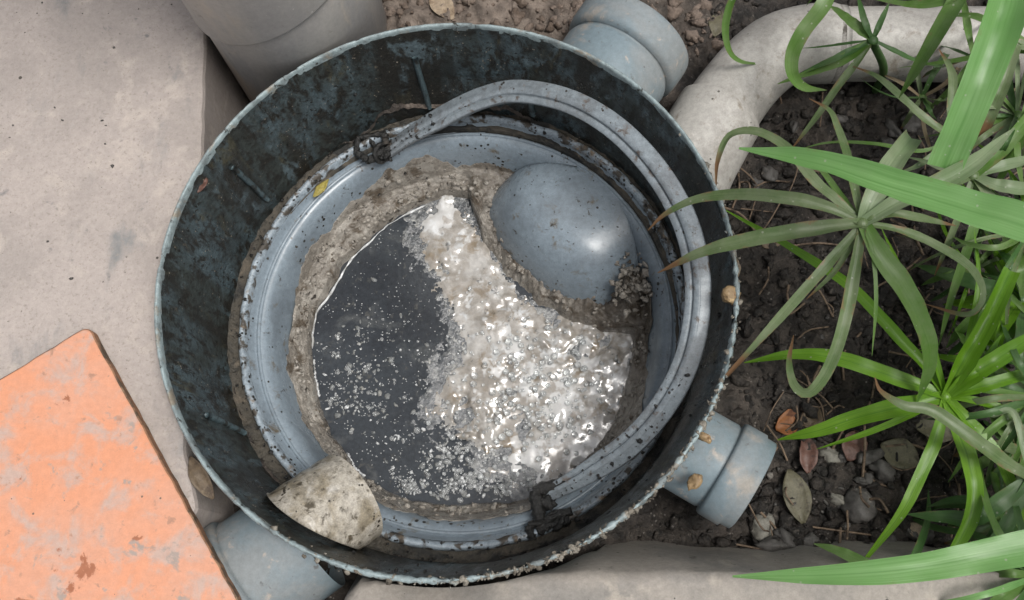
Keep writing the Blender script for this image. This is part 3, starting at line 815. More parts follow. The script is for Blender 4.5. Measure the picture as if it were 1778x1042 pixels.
domeside = np.clip((np.cos(PH - DA + .15)) * 3.0 - 1.6, 0, 1)
z_flat = low + domeside * .009 * np.clip(Tt * 4, 0, 1)
edge = np.clip(Tt * 10, 0, 1)
z = np.where(rb > .136, np.maximum(z_flat, zb + .0012 + thick), z_flat) * 1.0
z = z * edge + (WZ - .002) * (1 - edge)
z = z + edge * (1 + .9 * domeside) * (.0028 * fbm(x * 70, y * 70, 0, 4, 95, .6) + .0012 * np.abs(fbm(x * 300, y * 300, 0, 3, 97))) * (1 - .75 * np.clip((Tt - .8) * 5, 0, 1))
# mound of crust between hood and bowl wall
mc = np.array(at(1098, 500, -.145))
mound = np.exp(-(((x - mc[0]) / .011) ** 2 + ((y - mc[1]) / .017) ** 2))
z = z + mound * (.030 + .006 * fbm(x * 160, y * 160, 0, 3, 99))
z = np.where(Tt > .985, np.minimum(z, zb - .001), z)
sl = mk('sludge_crust', np.stack([x, y, z], -1).reshape(-1, 3), grid_faces(na_, nr_, wrap_u=True), M['sludge'])
dk = np.clip(domeside * 1.2 * np.clip(Tt * 3, 0, 1) + mound + .35 * fbm(x * 60, y * 60, 0, 3, 151), 0, 1)
att = sl.data.attributes.new('old', 'FLOAT', 'POINT')
att.data.foreach_set('value', dk.ravel().astype(np.float32))
tag(sl, 'brown grease crust ringing the dark water and hugging the hood', 'sludge', kind='stuff')
# loose knobs on the crust
b = Bag()
xf, yf, zf, tf, pf = x.ravel(), y.ravel(), z.ravel(), Tt.ravel(), PH.ravel()
cand = np.where((tf > .12) & (tf < .85))[0]
for k, i in enumerate(RNG.choice(cand, 420)):
    rad = .0010 + .0022 * RNG.random() ** 2
    if abs(math.cos(pf[i] - DA)) > .85 and pf[i] > 0: rad *= 1.4
    b.add(*lump((xf[i], yf[i], zf[i] + rad * .1), rad, 1, .5, .7, k))
for k in range(120):
    q = mc + np.array([RNG.normal(0, .008), RNG.normal(0, .012), .012 + RNG.normal(0, .004)])
    b.add(*lump(q, .0012 + .0026 * RNG.random() ** 2, 1, .7, .8, 900 + k))
o = b.mk('crust_lumps', M['sludge'])
tag(o, 'small knobs of dried grease scattered over the brown crust', 'sludge', kind='stuff')

# floating scum: beige and white foam raft on the right of the water
def poly_sd(P, X, Y):
    """signed distance to polygon, positive inside"""
    n = len(P); d = np.full(X.shape, 1e9); ins = np.zeros(X.shape, bool)
    for i in range(n):
        x0, y0 = P[i]; x1, y1 = P[(i + 1) % n]
        ex, ey = x1 - x0, y1 - y0
        tt = np.clip(((X - x0) * ex + (Y - y0) * ey) / (ex * ex + ey * ey + 1e-12), 0, 1)
        d = np.minimum(d, (X - x0 - tt * ex) ** 2 + (Y - y0 - tt * ey) ** 2)
        c = ((y0 > Y) != (y1 > Y)) & (X < ex * (Y - y0) / (ey + 1e-12) + x0)
        ins ^= c
    d = np.sqrt(d)
    return np.where(ins, d, -d)
raft_px = [(788, 332), (835, 410), (880, 478), (930, 525), (985, 555), (1110, 570), (1122, 640), (1102, 705), (1062, 785), (1012, 838), (940, 880), (905, 862), (880, 835), (845, 815), (842, 770), (805, 752), (748, 712), (768, 650), (800, 612), (805, 570), (775, 520), (760, 480), (735, 440), (722, 400), (728, 368)]
RP = np.array([tuple(at(px, py, WZ + .003))[:2] for px, py in raft_px])
holes_px = [(800, 728, 14), (905, 742, 12), (866, 795, 22), (905, 835, 12)]
st = .00085
gx = np.arange(RP[:, 0].min() - .012, RP[:, 0].max() + .012, st); gy = np.arange(RP[:, 1].min() - .012, RP[:, 1].max() + .012, st)
GX, GY = np.meshgrid(gx, gy, indexing='ij')
sdv = poly_sd(RP, GX, GY) + .0065 * fbm(GX * 85, GY * 85, 0, 5, 101, .7)
for hx, hy, hr in holes_px:
    c = at(hx, hy, WZ); r_ = px_len(hr, WZ)
    dd = np.hypot(GX - c.x, GY - c.y) - r_ + .008 * fbm(GX * 80, GY * 80, 0, 3, 103)
    sdv = np.minimum(sdv, dd + .001)
h = .0010 + .0014 * np.clip(sdv / .012, 0, 1) + .0014 * fbm(GX * 45, GY * 45, 0, 3, 105)
lively = np.clip(.55 + .9 * fbm(GX * 28, GY * 28, 0, 3, 107) - np.clip((GY - .015) / .05, 0, .55), .12, 1.25)
h0 = h.copy(); h = np.zeros_like(h)
# a field of burst and whole bubbles: caps and craters pressed into the raft
for k in range(2100):
    cx, cy = RNG.choice(gx), RNG.choice(gy)
    r_ = .0018 + .0052 * RNG.random() ** 2.0
    i0, i1 = np.searchsorted(gx, [cx - r_, cx + r_]); j0, j1 = np.searchsorted(gy, [cy - r_, cy + r_])
    if i1 - i0 < 2 or j1 - j0 < 2: continue
    sub = (GX[i0:i1, j0:j1] - cx) ** 2 + (GY[i0:i1, j0:j1] - cy) ** 2
    cap = np.sqrt(np.clip(r_ * r_ - sub, 0, None))
    h[i0:i1, j0:j1] += cap * (.42 if RNG.random() < .55 else -.38)
h = h0 + h * lively
for _ in range(3):                                        # grease rounds every edge off
    hp_ = np.pad(h, 1, mode='edge')
    h = (4 * h + 2 * (hp_[:-2, 1:-1] + hp_[2:, 1:-1] + hp_[1:-1, :-2] + hp_[1:-1, 2:]) + hp_[:-2, :-2] + hp_[2:, 2:] + hp_[:-2, 2:] + hp_[2:, :-2]) / 16
h = h * np.clip(sdv / .0025, 0, 1) ** .5
Zf = WZ - .0003 + np.where(sdv > .002, np.clip(h, 0.0007, None), np.clip(h, .0001, None))
keep = sdv > 0
idx = -np.ones(keep.shape, int)
fq = (keep[:-1, :-1] & keep[1:, :-1] & keep[1:, 1:] & keep[:-1, 1:])
need = np.zeros(keep.shape, bool)
need[:-1, :-1] |= fq; need[1:, :-1] |= fq; need[1:, 1:] |= fq; need[:-1, 1:] |= fq
idx[need] = np.arange(need.sum())
I, J = np.where(fq)
fa = np.stack([idx[I, J], idx[I + 1, J], idx[I + 1, J + 1], idx[I, J + 1]], 1)
o = mk('grease_foam', np.stack([GX[need], GY[need], Zf[need]], 1), fa, M['foam'])
froth_glint = np.zeros(GX.shape)  # white patches: froth, and glints put into the colour
for bx, by, br in ((965, 690, 62), (930, 640, 50), (1000, 760, 48), (920, 805, 45), (1050, 640, 34), (890, 600, 30), (770, 365, 26), (760, 390, 24), (925, 850, 40), (860, 650, 26), (1010, 600, 30)):
    c = at(bx, by, WZ); r_ = px_len(br, WZ)
    froth_glint = np.maximum(froth_glint, 1.25 - np.hypot(GX - c.x, GY - c.y) / r_)
froth_glint = np.clip(froth_glint * .75 + .55 * fbm(GX * 120, GY * 120, 0, 4, 131, .65), 0, 1)
att = o.data.attributes.new('froth_and_glint', 'FLOAT', 'POINT')
att.data.foreach_set('value', froth_glint[need].astype(np.float32))
tag(o, 'beige and white bubbly grease foam floating on the dark water', 'foam', kind='stuff')

sd2 = poly_sd(RP, GX, GY) + .012 + .010 * fbm(GX * 60, GY * 60, 0, 5, 141, .75)
keep2 = sd2 > 0
fq2 = (keep2[:-1, :-1] & keep2[1:, :-1] & keep2[1:, 1:] & keep2[:-1, 1:])
nd2 = np.zeros(keep2.shape, bool)
nd2[:-1, :-1] |= fq2; nd2[1:, :-1] |= fq2; nd2[1:, 1:] |= fq2; nd2[:-1, 1:] |= fq2
ix2 = -np.ones(keep2.shape, int); ix2[nd2] = np.arange(nd2.sum())
I, J = np.where(fq2)
fa2 = np.stack([ix2[I, J], ix2[I + 1, J], ix2[I + 1, J + 1], ix2[I, J + 1]], 1)
zf2 = WZ - .00025 + .0006 * np.clip(sd2 / .004, 0, 1) + .00035 * fbm(GX * 160, GY * 160, 0, 3, 143)
o = mk('grease_film', np.stack([GX[nd2], GY[nd2], zf2[nd2]], 1), fa2, M['film'])
tag(o, 'thin grey film of grease fringing the foam on the water', 'foam', kind='stuff')
# loose flakes of froth, bubbles and pale crumbs drifting on the open water
fl, bu, sc = Bag(), Bag(), Bag()
def scatter(n, cx, cy, sx, sy):
    for _ in range(n):
        yield cx + RNG.normal(0, sx), cy + RNG.normal(0, sy)
def in_water(px, py, inset=0):
    q = at(px, py, WZ); d = np.array([q.x, q.y]) - wc
    return np.hypot(*d) < ring_r(WL, math.atan2(d[1], d[0])) - .004 - inset
k = 0
for n, cx, cy, sx, sy, rmax, cl_ in ((34, 598, 655, 26, 50, .0018, 5), (26, 645, 600, 45, 40, .0012, 3), (58, 770, 805, 52, 36, .0024, 6), (40, 880, 842, 45, 20, .0026, 6), (30, 690, 655, 60, 70, .0010, 2), (20, 745, 850, 30, 14, .0022, 5), (18, 640, 690, 35, 30, .0018, 4), (120, 660, 600, 85, 125, .0005, 1), (60, 790, 790, 70, 50, .0006, 1)):
    for bx, by in scatter(n, cx, cy, sx, sy):
        big = rmax * (.35 + .65 * RNG.random())
        for _ in range(cl_ if cl_ == 1 else RNG.integers(1, cl_ * 2)):
            px, py = bx + RNG.normal(0, 5.5) * (cl_ > 1), by + RNG.normal(0, 5.5) * (cl_ > 1)
            if not in_water(px, py): continue
            q = at(px, py, WZ); r_ = .00035 + big * RNG.random() ** 1.6
            k += 1; u = RNG.random()
            if u < .38:
                fl.add(*lump((q.x, q.y, WZ + r_ * .1), r_, 1, .6, .4, k))
            elif u < .55:
                sc.add(*lump((q.x, q.y, WZ), r_ * 1.5, 1, .6, .22, k))
            else:
                V, F = ICO[2]
                bu.add(V * np.array([1, 1, .8]) * r_ * 1.25 + np.array([q.x, q.y, WZ + r_ * .2]), F)
for px, py in scatter(520, 935, 700, 85, 90):
    if not in_water(px, py, .004): continue
    q = at(px, py, WZ + .005); r_ = .0008 + .0022 * RNG.random() ** 2
    V, F = ICO[2]
    bu.add(V * r_ + np.array([q.x, q.y, WZ + .0045]), F)
for px, py in scatter(70, 640, 660, 55, 70):
    if not in_water(px, py): continue
    q = at(px, py, WZ); r_ = .001 + .0022 * RNG.random() ** 2; k += 1
    sc.add(*lump((q.x, q.y, WZ), r_, 1, .6, .35, k))
# sky glint of the waterline, built as a thin broken white line
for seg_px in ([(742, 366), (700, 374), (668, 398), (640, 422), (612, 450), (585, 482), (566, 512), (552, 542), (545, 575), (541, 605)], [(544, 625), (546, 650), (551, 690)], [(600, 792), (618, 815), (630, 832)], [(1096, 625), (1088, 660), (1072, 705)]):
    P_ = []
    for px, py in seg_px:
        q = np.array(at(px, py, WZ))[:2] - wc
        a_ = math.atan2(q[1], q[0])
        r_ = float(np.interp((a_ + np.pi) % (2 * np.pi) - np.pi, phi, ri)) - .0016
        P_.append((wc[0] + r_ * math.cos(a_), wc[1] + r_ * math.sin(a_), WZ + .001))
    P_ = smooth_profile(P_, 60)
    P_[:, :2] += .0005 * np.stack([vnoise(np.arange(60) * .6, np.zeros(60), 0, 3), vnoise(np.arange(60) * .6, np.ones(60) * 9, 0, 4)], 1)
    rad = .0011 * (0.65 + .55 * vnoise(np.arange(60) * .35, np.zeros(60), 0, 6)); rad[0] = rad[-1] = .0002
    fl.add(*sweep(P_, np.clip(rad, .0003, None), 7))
tag(fl.mk('froth_and_glint_line', M['froth_and_glint']), 'white froth specks on the dark water and a thin white line painted as its edge glint', 'foam', kind='stuff')
tag(bu.mk('bubbles', M['bubble']), 'clear bubbles sitting in the foam and on the water', 'foam', kind='stuff')
tag(sc.mk('scum_flakes', M['scum']), 'grey flakes of scum floating among the froth specks', 'foam', kind='stuff')

# black crumbs of dirt lying on bowl, rim, ledge and tub wall
cr = Bag()
for k in range(620):
    a = RNG.random() * 6.283; u = RNG.random()
    if u < .45:   r_, z_ = .170 + .013 * RNG.random(), -.109
    elif u < .75:
        j = RNG.integers(12, 30); r_, z_ = bp_[j, 0], bp_[j, 1]
    else:
        z_ = -.02 - .085 * RNG.random(); r_ = wall_r(z_)
    if .170 < r_ < .179 and u < .45: z_ = -.1066
    s_ = .0006 + .0014 * RNG.random() ** 3
    cr.add(*lump((r_ * math.cos(a), r_ * math.sin(a), z_), s_, 0, .6, .6, k))
for k in range(90):
    q = hood_pt(.25 + .75 * RNG.random(), -.8 + 1.6 * RNG.random())
    cr.add(*lump(q, .0004 + .0009 * RNG.random() ** 2, 0, .6, .5, 700 + k))
tag(cr.mk('dirt_crumbs', M['grime']), 'black crumbs of dirt speckling the basket, its rim and the tub wall', 'dirt', kind='stuff')

# ================================================================== PIPES OUTSIDE
DPc = Vector((-.1300, .2395, 0)); DPr = .0686
dp = empty('downpipe', (DPc.x, DPc.y, GZ), 'thick upright grey downpipe standing behind the tub', 'pipe')
v, f = revolve([(DPr - .003, -.15), (DPr, -.15), (DPr, .05), (DPr, .16), (DPr, .9), (DPr - .003, .9)], 96, None, (DPc.x, DPc.y))
mk('pipe_body', v, f, M['downpipe'], dp)
aa = np.linspace(0, 2 * np.pi, 96, endpoint=False)
rings = []
for dz, dr in ((-.0035, .0002), (-.002, .0026), (.0, .0032), (.10, .0034), (.9, .0034)):
    rings.append(np.stack([DPc.x + (DPr + dr) * np.cos(aa), DPc.y + (DPr + dr) * np.sin(aa), .030 + dz + (0.42 * (DPr * np.cos(aa)) if dz < .5 else 0 * aa)], 1))
v = np.stack(rings, 1).reshape(-1, 3)
mk('pipe_sleeve', v, grid_faces(96, 5, wrap_u=True), M['downpipe'], dp)

dr_ = empty('drain_pipe', (at(1500, 75, GZ).x, at(1500, 75, GZ).y, GZ), 'pale grey plastic pipe with a bend, lying on soil at the upper right', 'pipe')
PZ = -.082
pth = [tuple(at(x, y, PZ)) for x, y in ((1462, 76), (1425, 76), (1385, 78), (1345, 92), (1305, 125), (1272, 165), (1245, 205), (1222, 245), (1200, 285), (1180, 330), (1165, 370))]
pth = smooth_profile(pth, 48)
rad = np.interp(np.linspace(0, 1, 48), [0, .03, .035, .10, .16, .45, .56, .565, .97, 1], [.0305, .0308, .0322, .0322, .0305, .0305, .0312, .0352, .0358, .0355])
v, f = sweep(pth, rad, 48)
rr_ = np.hypot(v[:, 0], v[:, 1]); k_ = np.where(rr_ < .197, .197 / rr_, 1.0); v[:, 0] *= k_; v[:, 1] *= k_
mk('bend', v, f, M['pvc'], dr_)
ps = [tuple(at(x, y, PZ)) for x, y in ((1440, 77), (1520, 77), (1778, 78))]
far = np.array(ps[2]) + (np.array(ps[2]) - np.array(ps[1])) * 3
v, f = sweep(smooth_profile([ps[0], ps[1], ps[2], tuple(far)], 20), .0298, 48)
mk('straight_pipe', v, f, M['pvc'], dr_)
v, f = lathe_axis(ps[0], Vector(ps[1]) - Vector(ps[0]), [(.0005, .0300), (.0005, .0312), (.0018, .0316), (.0050, .0316), (.0058, .0310), (.0058, .0299)], 64)
mk('joint_ring', v, f, M['ring'], dr_)

# ================================================================== TILE
TZ = SZ + .0035
def tpx(x, y): return at(x, y, TZ + .0065)
c0, cA, cB = tpx(152, 566), tpx(0, 664), tpx(410, 1042)
e1 = (cA - c0).normalized(); e2 = (cB - c0).normalized()
e1 = (e1 - e2 * e1.dot(e2)).normalized()
Lt = .30
rc = .006
outl = []
for k in np.linspace(0, 1, 7):
    a = k * math.pi / 2
    q = c0 + e1 * (rc - rc * math.sin(a)) + e2 * (rc - rc * math.cos(a))
    outl.append((q.x, q.y))
q = c0 + e2 * Lt
ed1 = [(c0 + e2 * (rc + (Lt - rc) * t) + e1 * (.0005 * float(vnoise(t * 60, 3.0)))) for t in np.linspace(.02, 1, 40)]
ed2 = [(c0 + e1 * (rc + (Lt - rc) * t) + e2 * (.0005 * float(vnoise(t * 60, 8.0)))) for t in np.linspace(1, .02, 40)]
# going round: corner arc starts on the e1 side (a=0) and ends on the e2 side
pts = [(c0 + e1 * rc)]
outl = []
for k in np.linspace(0, 1, 8):
    a = k * math.pi / 2
    q = c0 + e1 * (rc * (1 - math.sin(a))) + e2 * (rc * (1 - math.cos(a)))
    outl.append((q.x, q.y))
outl += [(q.x, q.y) for q in ed1] + [((c0 + e2 * Lt + e1 * Lt).x, (c0 + e2 * Lt + e1 * Lt).y)] + [(q.x, q.y) for q in ed2]
if sum(outl[i][0] * outl[(i + 1) % len(outl)][1] - outl[(i + 1) % len(outl)][0] * outl[i][1] for i in range(len(outl))) < 0: outl = outl[::-1]
P_ = np.array(outl); n = len(P_)
cen = P_.mean(0)
tile = empty('clay_tile', (cen[0], cen[1], SZ), 'orange terracotta tile lying askew on the concrete at the lower left', 'tile')
def inset(d):
    T = np.roll(P_, -1, 0) - np.roll(P_, 1, 0)
    Nn = np.stack([T[:, 1], -T[:, 0]], 1); Nn /= np.linalg.norm(Nn, axis=1)[:, None] + 1e-9
    return P_ - Nn * d
zt = TZ + .0065
v = np.concatenate([np.c_[inset(.0012), np.full(n, zt)], np.c_[inset(.0003), np.full(n, zt - .0006)]])
f = [tuple(range(n))] + [(i, n + i, n + (i + 1) % n, (i + 1) % n) for i in range(n)]
mk('glaze_face', v, f, M['tile'], tile, smooth=False)
v = np.concatenate([np.c_[inset(.0003), np.full(n, zt - .0006)], np.c_[inset(-.0006), np.full(n, zt - .0015)], np.c_[inset(-.0006), np.full(n, SZ + .0005)], np.c_[inset(.001), np.full(n, SZ + .0002)]])
f = [(k * n + i, (k + 1) * n + i, (k + 1) * n + (i + 1) % n, k * n + (i + 1) % n) for k in range(3) for i in range(n)] + [tuple(3 * n + i for i in range(n))[::-1]]
mk('tile_body', v, f, M['tile_edge'], tile, smooth=False)

# ================================================================== PLANTS
def blade(name, pts, w, matn, parent, fold=.22, taper=(.55, 1.0, .85), tipw=.06, n=44, roll=0.0, cut=False):
    """a long folded leaf through 3-D points; w is its broadest width in metres"""
    P = smooth_profile(pts, n)
    T = np.gradient(P, axis=0); T /= np.linalg.norm(T, axis=1)[:, None] + 1e-12
    side = np.cross(T[0], [0, 0, 1.0]); side /= np.linalg.norm(side) + 1e-9
    rows = []; uv = []
    for i in range(n):
        t = i / (n - 1)
        side = side - T[i] * np.dot(side, T[i]); side /= np.linalg.norm(side) + 1e-12
        want = np.cross(T[i], [0, 0, 1.0]); L = np.linalg.norm(want)
        if L > .3:
            want /= L
            if np.dot(want, side) < 0: want = -want
            side = side * .6 + want * .4; side /= np.linalg.norm(side)
        up = np.cross(side, T[i]); up = up if up[2] >= 0 or L < .3 else -up
        a = roll * math.sin(t * 2.6 + .4)
        s2 = side * math.cos(a) + up * math.sin(a); u2 = up * math.cos(a) - side * math.sin(a)
        wd = float(np.interp(t, [0, .25, .6, .82, 1], [taper[0], taper[1], taper[2], taper[2] * .62, tipw]))
        if cut: wd = float(np.interp(t, [0, .3, 1], [taper[0], 1, .9]))
        wd *= w * (1 + .05 * float(vnoise(t * 6, w * 4000)))
        for k, s in enumerate((-.5, -.27, 0, .27, .5)):
            h = fold * 1.5 * wd * (abs(s) * 2) ** 1.15 * .5 * (1.15 + .6 * math.sin(t * 5 + w * 3000)) + .10 * wd * s * math.sin(t * 9 + w * 2000)
            h += .07 * wd * float(vnoise(t * 14, s * 4 + w * 900))
            rows.append(P[i] + s2 * (s * wd) + u2 * h); uv.append((s + .5, t))
    return mk(name, np.array(rows), grid_faces(n, 5), LM[matn], parent, uv=uv)

def leaf_pts(c, way, zend, arch):
    """waypoints on the photograph's directions, heights along an arch from the crown c to zend"""
    full = [(c[0], c[1])] + list(way)
    d = [0]
    for i in range(1, len(full)): d.append(d[-1] + math.hypot(full[i][0] - full[i - 1][0], full[i][1] - full[i - 1][1]))
    out = []
    for (x, y), s in zip(full, d):
        t = s / d[-1]
        z = c[2] + (zend - c[2]) * t + arch * 4 * t * (1 - t)
        out.append(tuple(at(x, y, z)))
    return out

def plant(c, foot, leaves, label, stem_mat='mid', group='umbrella sedge plants beside the trap', stem_r=.0030):
    top = at(*c)
    ft = at(foot[0], foot[1], GZ)
    gz = float(ground_h(np.array([ft.x]), np.array([ft.y]))[0])
    e = empty('sedge_plant', (ft.x, ft.y, gz), label, 'plant', group)
    mid = (Vector((ft.x, ft.y, gz)) + top) / 2 + Vector((.006, -.004, 0))
    sp_ = smooth_profile([(ft.x, ft.y, gz - .01), tuple(mid), (top.x, top.y, top.z - .001)], 16)
    v, f = sweep(sp_, np.linspace(stem_r * 1.2, stem_r, 16), 8)
    uvs = np.stack([np.tile(np.linspace(0, 1, 8), 16), np.repeat(np.linspace(0, .5, 16), 8)], 1)
    mk('stem', v, f, LM[stem_mat], e, uv=uvs)
    V, F = ICO[2]
    mk('crown', V * np.array([.0042, .0042, .003]) + np.array(top), list(F), LM[stem_mat], e, uv=V[:, :2] * .2 + .3)
    for L in leaves:
        way, w, mn, zend, arch = L[:5]
        kw = L[5] if len(L) > 5 else {}
        pts = leaf_pts(c, way, zend, arch)
        blade('leaf', pts, px_len(w * (.88 if mn in ('dusty', 'lime') else 1), (c[2] + zend) / 2), mn, e, **kw)
    return e

def wild(c, n, lo, hi, w, mats, zc, seed, a0=0, a1=6.283):
    """extra arching leaves round a crown whose single leaves the photo does not separate"""
    r = np.random.default_rng(seed); out = []
    for k in range(n):
        a = a0 + (a1 - a0) * (k + r.random() * .6) / n; L = lo + (hi - lo) * r.random()
        bend = r.normal(0, .18)
        way = [(c[0] + L * .4 * math.cos(a), c[1] + L * .4 * math.sin(a)), (c[0] + L * .75 * math.cos(a + bend * .6), c[1] + L * .75 * math.sin(a + bend * .6)), (c[0] + L * math.cos(a + bend), c[1] + L * math.sin(a + bend))]
        out.append((way, w * (.7 + .6 * r.random()), mats[k % len(mats)], zc - .02 - .05 * r.random(), .02 + .02 * r.random(), {'roll': r.normal(0, .3)}))
    return out

# dusty crown over the right of the tub
plant((1497, 388, .050), (1560, 470), [
    ([(1440, 362), (1380, 347), (1290, 338), (1210, 346), (1155, 372), (1125, 400)], 27, 'dusty', .000, .020, {'roll': .2}),
    ([(1400, 402), (1300, 418), (1220, 438), (1142, 474)], 34, 'dusty', .005, .022, {'fold': .35}),
    ([(1440, 455), (1400, 500), (1330, 578), (1262, 652)], 22, 'dusty', .004, .012, {'tipw': .35}),
    ([(1488, 440), (1465, 560), (1438, 640), (1405, 682), (1380, 670), (1370, 630), (1378, 582)], 27, 'dusty', -.01, .01),
    ([(1530, 450), (1575, 515), (1606, 580), (1613, 635), (1592, 700)], 40, 'mid', -.03, .022),
    ([(1560, 400), (1623, 426), (1680, 461), (1705, 500), (1700, 532), (1673, 546), (1606, 528)], 20, 'dusty', -.02, .012),
    ([(1515, 440), (1521, 520), (1514, 618)], 8, 'mid', .02, .01),
    ([(1450, 345), (1415, 315), (1365, 258), (1315, 231), (1268, 236), (1246, 280), (1243, 328)], 24, 'dusty', -.005, .018),
    ([(1486, 340), (1470, 270), (1455, 225), (1440, 192), (1405, 171)], 20, 'dusty', .02, .012),
    ([(1515, 345), (1545, 290), (1583, 240)], 40, 'pale', .045, .010, {'cut': True, 'fold': .3}),
    ([(1560, 352), (1620, 325), (1690, 285), (1762, 222)], 36, 'pale', .05, .015, {'fold': .35}),
    ([(1540, 372), (1590, 378), (1660, 392)], 20, 'dusty', .03, .008),
    ([(1470, 355), (1430, 300), (1395, 262)], 13, 'mid', .02, .006),
    ([(1480, 420), (1450, 470), (1400, 520)], 13, 'dusty', .02, .004),
    ([(1530, 372), (1580, 330), (1610, 318)], 24, 'dusty', .03, .012),
], 'dusty sedge crown whose brown-tipped leaves reach over the handle and rim', 'dusty')
# bright green crown lower right
plant((1642, 688, -.030), (1650, 720), [
    ([(1600, 672), (1560, 658), (1460, 624), (1380, 616), (1292, 630)], 32, 'lime', -.06, .012),
    ([(1600, 630), (1560, 588), (1480, 502), (1390, 440), (1258, 364)], 25, 'lime', -.05, .014),
    ([(1622, 620), (1590, 530), (1530, 395)], 17, 'lime', -.01, .012),
    ([(1675, 615), (1698, 500), (1692, 400)], 15, 'lime', .0, .010),
    ([(1670, 630), (1710, 560), (1755, 470)], 36, 'lime', .0, .012, {'cut': True, 'fold': .5}),
    ([(1690, 650), (1740, 618), (1830, 560)], 36, 'lime', -.02, .016),
    ([(1700, 672), (1760, 655), (1850, 630)], 26, 'lime', -.03, .012),
    ([(1690, 695), (1750, 712), (1830, 735)], 16, 'lime', -.04, .012),
    ([(1590, 702), (1540, 712), (1480, 728), (1420, 748), (1350, 764)], 36, 'lime', -.075, .010),
    ([(1590, 715), (1540, 738), (1490, 757), (1418, 780)], 14, 'lime', -.07, .006),
    ([(1625, 760), (1600, 820), (1565, 890), (1505, 968)], 26, 'lime', -.055, .010, {'tipw': .3}),
    ([(1664, 750), (1684, 810), (1690, 872), (1668, 935), (1610, 1025)], 34, 'lime', -.05, .014),
    ([(1680, 730), (1735, 795), (1765, 870), (1785, 930)], 26, 'lime', -.05, .012),
    ([(1670, 660), (1700, 640), (1740, 580)], 18, 'lime', -.02, .012),
    ([(1610, 690), (1590, 692), (1545, 690)], 12, 'lime', -.05, .004),
], 'bright lime-green sedge crown with long straight leaves at the lower right', 'lime')
# dark small crown above the pale pipe
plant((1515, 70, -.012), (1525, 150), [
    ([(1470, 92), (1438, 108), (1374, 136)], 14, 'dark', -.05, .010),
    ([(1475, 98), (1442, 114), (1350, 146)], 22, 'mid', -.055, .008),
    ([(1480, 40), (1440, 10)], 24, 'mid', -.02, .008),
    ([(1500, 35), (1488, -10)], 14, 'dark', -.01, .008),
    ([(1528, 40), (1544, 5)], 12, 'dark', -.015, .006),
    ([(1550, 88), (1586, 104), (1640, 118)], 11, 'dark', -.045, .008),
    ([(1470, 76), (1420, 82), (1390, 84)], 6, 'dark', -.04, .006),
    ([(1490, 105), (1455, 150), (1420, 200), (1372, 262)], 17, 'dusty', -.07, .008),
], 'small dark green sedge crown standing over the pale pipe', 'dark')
# pale crown near the right edge
plant((1690, 305, .000), (1700, 420), [
    ([(1735, 290), (1778, 280), (1840, 268)], 20, 'pale', -.02, .012),
    ([(1730, 322), (1778, 330), (1860, 335)], 26, 'pale', -.02, .014),
    ([(1650, 318), (1610, 322), (1565, 318)], 22, 'dusty', -.03, .012),
    ([(1650, 300), (1610, 282), (1570, 272)], 12, 'pale', -.03, .008),
    ([(1740, 260), (1790, 200), (1830, 150)], 26, 'mid', .0, .012),
    ([(1675, 350), (1650, 410), (1622, 480)], 16, 'dusty', -.05, .01),
    ([(1700, 350), (1680, 430), (1650, 520), (1630, 600)], 18, 'mid', -.07, .012),
    ([(1670, 265), (1655, 235), (1640, 215)], 18, 'dusty', -.02, .008),
    ([(1720, 345), (1760, 390), (1800, 450)], 22, 'dusty', -.03, .012),
], 'pale dusty sedge crown half hidden behind the long glossy leaf on the right', 'dusty')
# long near leaves whose crowns stand outside the picture
plant((1960, 455, .16), (1990, 520), [([(1860, 420), (1740, 380), (1560, 330), (1420, 285), (1283, 258)], 74, 'fresh', .10, .012, {'taper': (.9, 1, .8), 'fold': .3})] + wild((1960, 455), 5, 120, 240, 30, ['fresh'], .16, 3, -1.2, 1.4),
      'sedge with one long glossy green leaf sweeping in from the right edge', 'mid')
plant((1965, 930, .06), (1990, 860), [([(1880, 938), (1778, 952), (1600, 985), (1450, 998), (1272, 1001)], 56, 'fresh', .02, .012, {'taper': (.9, 1, .72), 'fold': .3})] + wild((1965, 930), 5, 120, 220, 30, ['mid'], .06, 4, -1.2, 1.4),
      'sedge with one long light green leaf along the kerb at the bottom right', 'mid')
plant((1760, -90, .10), (1800, -60), [
    ([(1752, -20), (1722, 80), (1685, 180), (1638, 292)], 70, 'fresh', .06, .015, {'cut': True, 'fold': .3}),
    ([(1700, -60), (1655, 10), (1605, 95), (1561, 170)], 34, 'mid', .02, .015),
    ([(1680, -80), (1560, -20), (1520, -4)], 26, 'mid', .04, .01),
    ([(1700, -40), (1640, 0), (1580, 8), (1500, -6)], 26, 'mid', .04, .01),
], 'sedge above the top right corner with a broad leaf hanging straight down', 'mid')
plant((1450, -70, .03), (1470, -40), [
    ([(1434, 0), (1395, 55), (1376, 95), (1376, 130), (1396, 153), (1436, 157)], 30, 'mid', -.04, .015),
    ([(1380, -40), (1290, -20), (1262, 30), (1263, 80), (1284, 106), (1332, 112)], 17, 'mid', -.06, .015),
    ([(1440, -30), (1420, -10), (1400, 10)], 14, 'mid', -.01, .006),
], 'sedge at the top edge with curled thin leaves drooping over the pale bend', 'mid')
plant((1810, 95, .020), (1830, 200), [
    ([(1764, 80), (1738, 150), (1700, 240)], 30, 'dusty', -.01, .012, {'cut': True}),
    ([(1740, 90), (1690, 100), (1640, 108), (1560, 118)], 12, 'mid', -.05, .008),
    ([(1755, 60), (1690, 30), (1630, 30)], 20, 'mid', -.01, .012),
    ([(1790, 180), (1760, 260), (1720, 340)], 26, 'mid', -.04, .012),
], 'greyish sedge at the right edge above the pale crown', 'dusty')
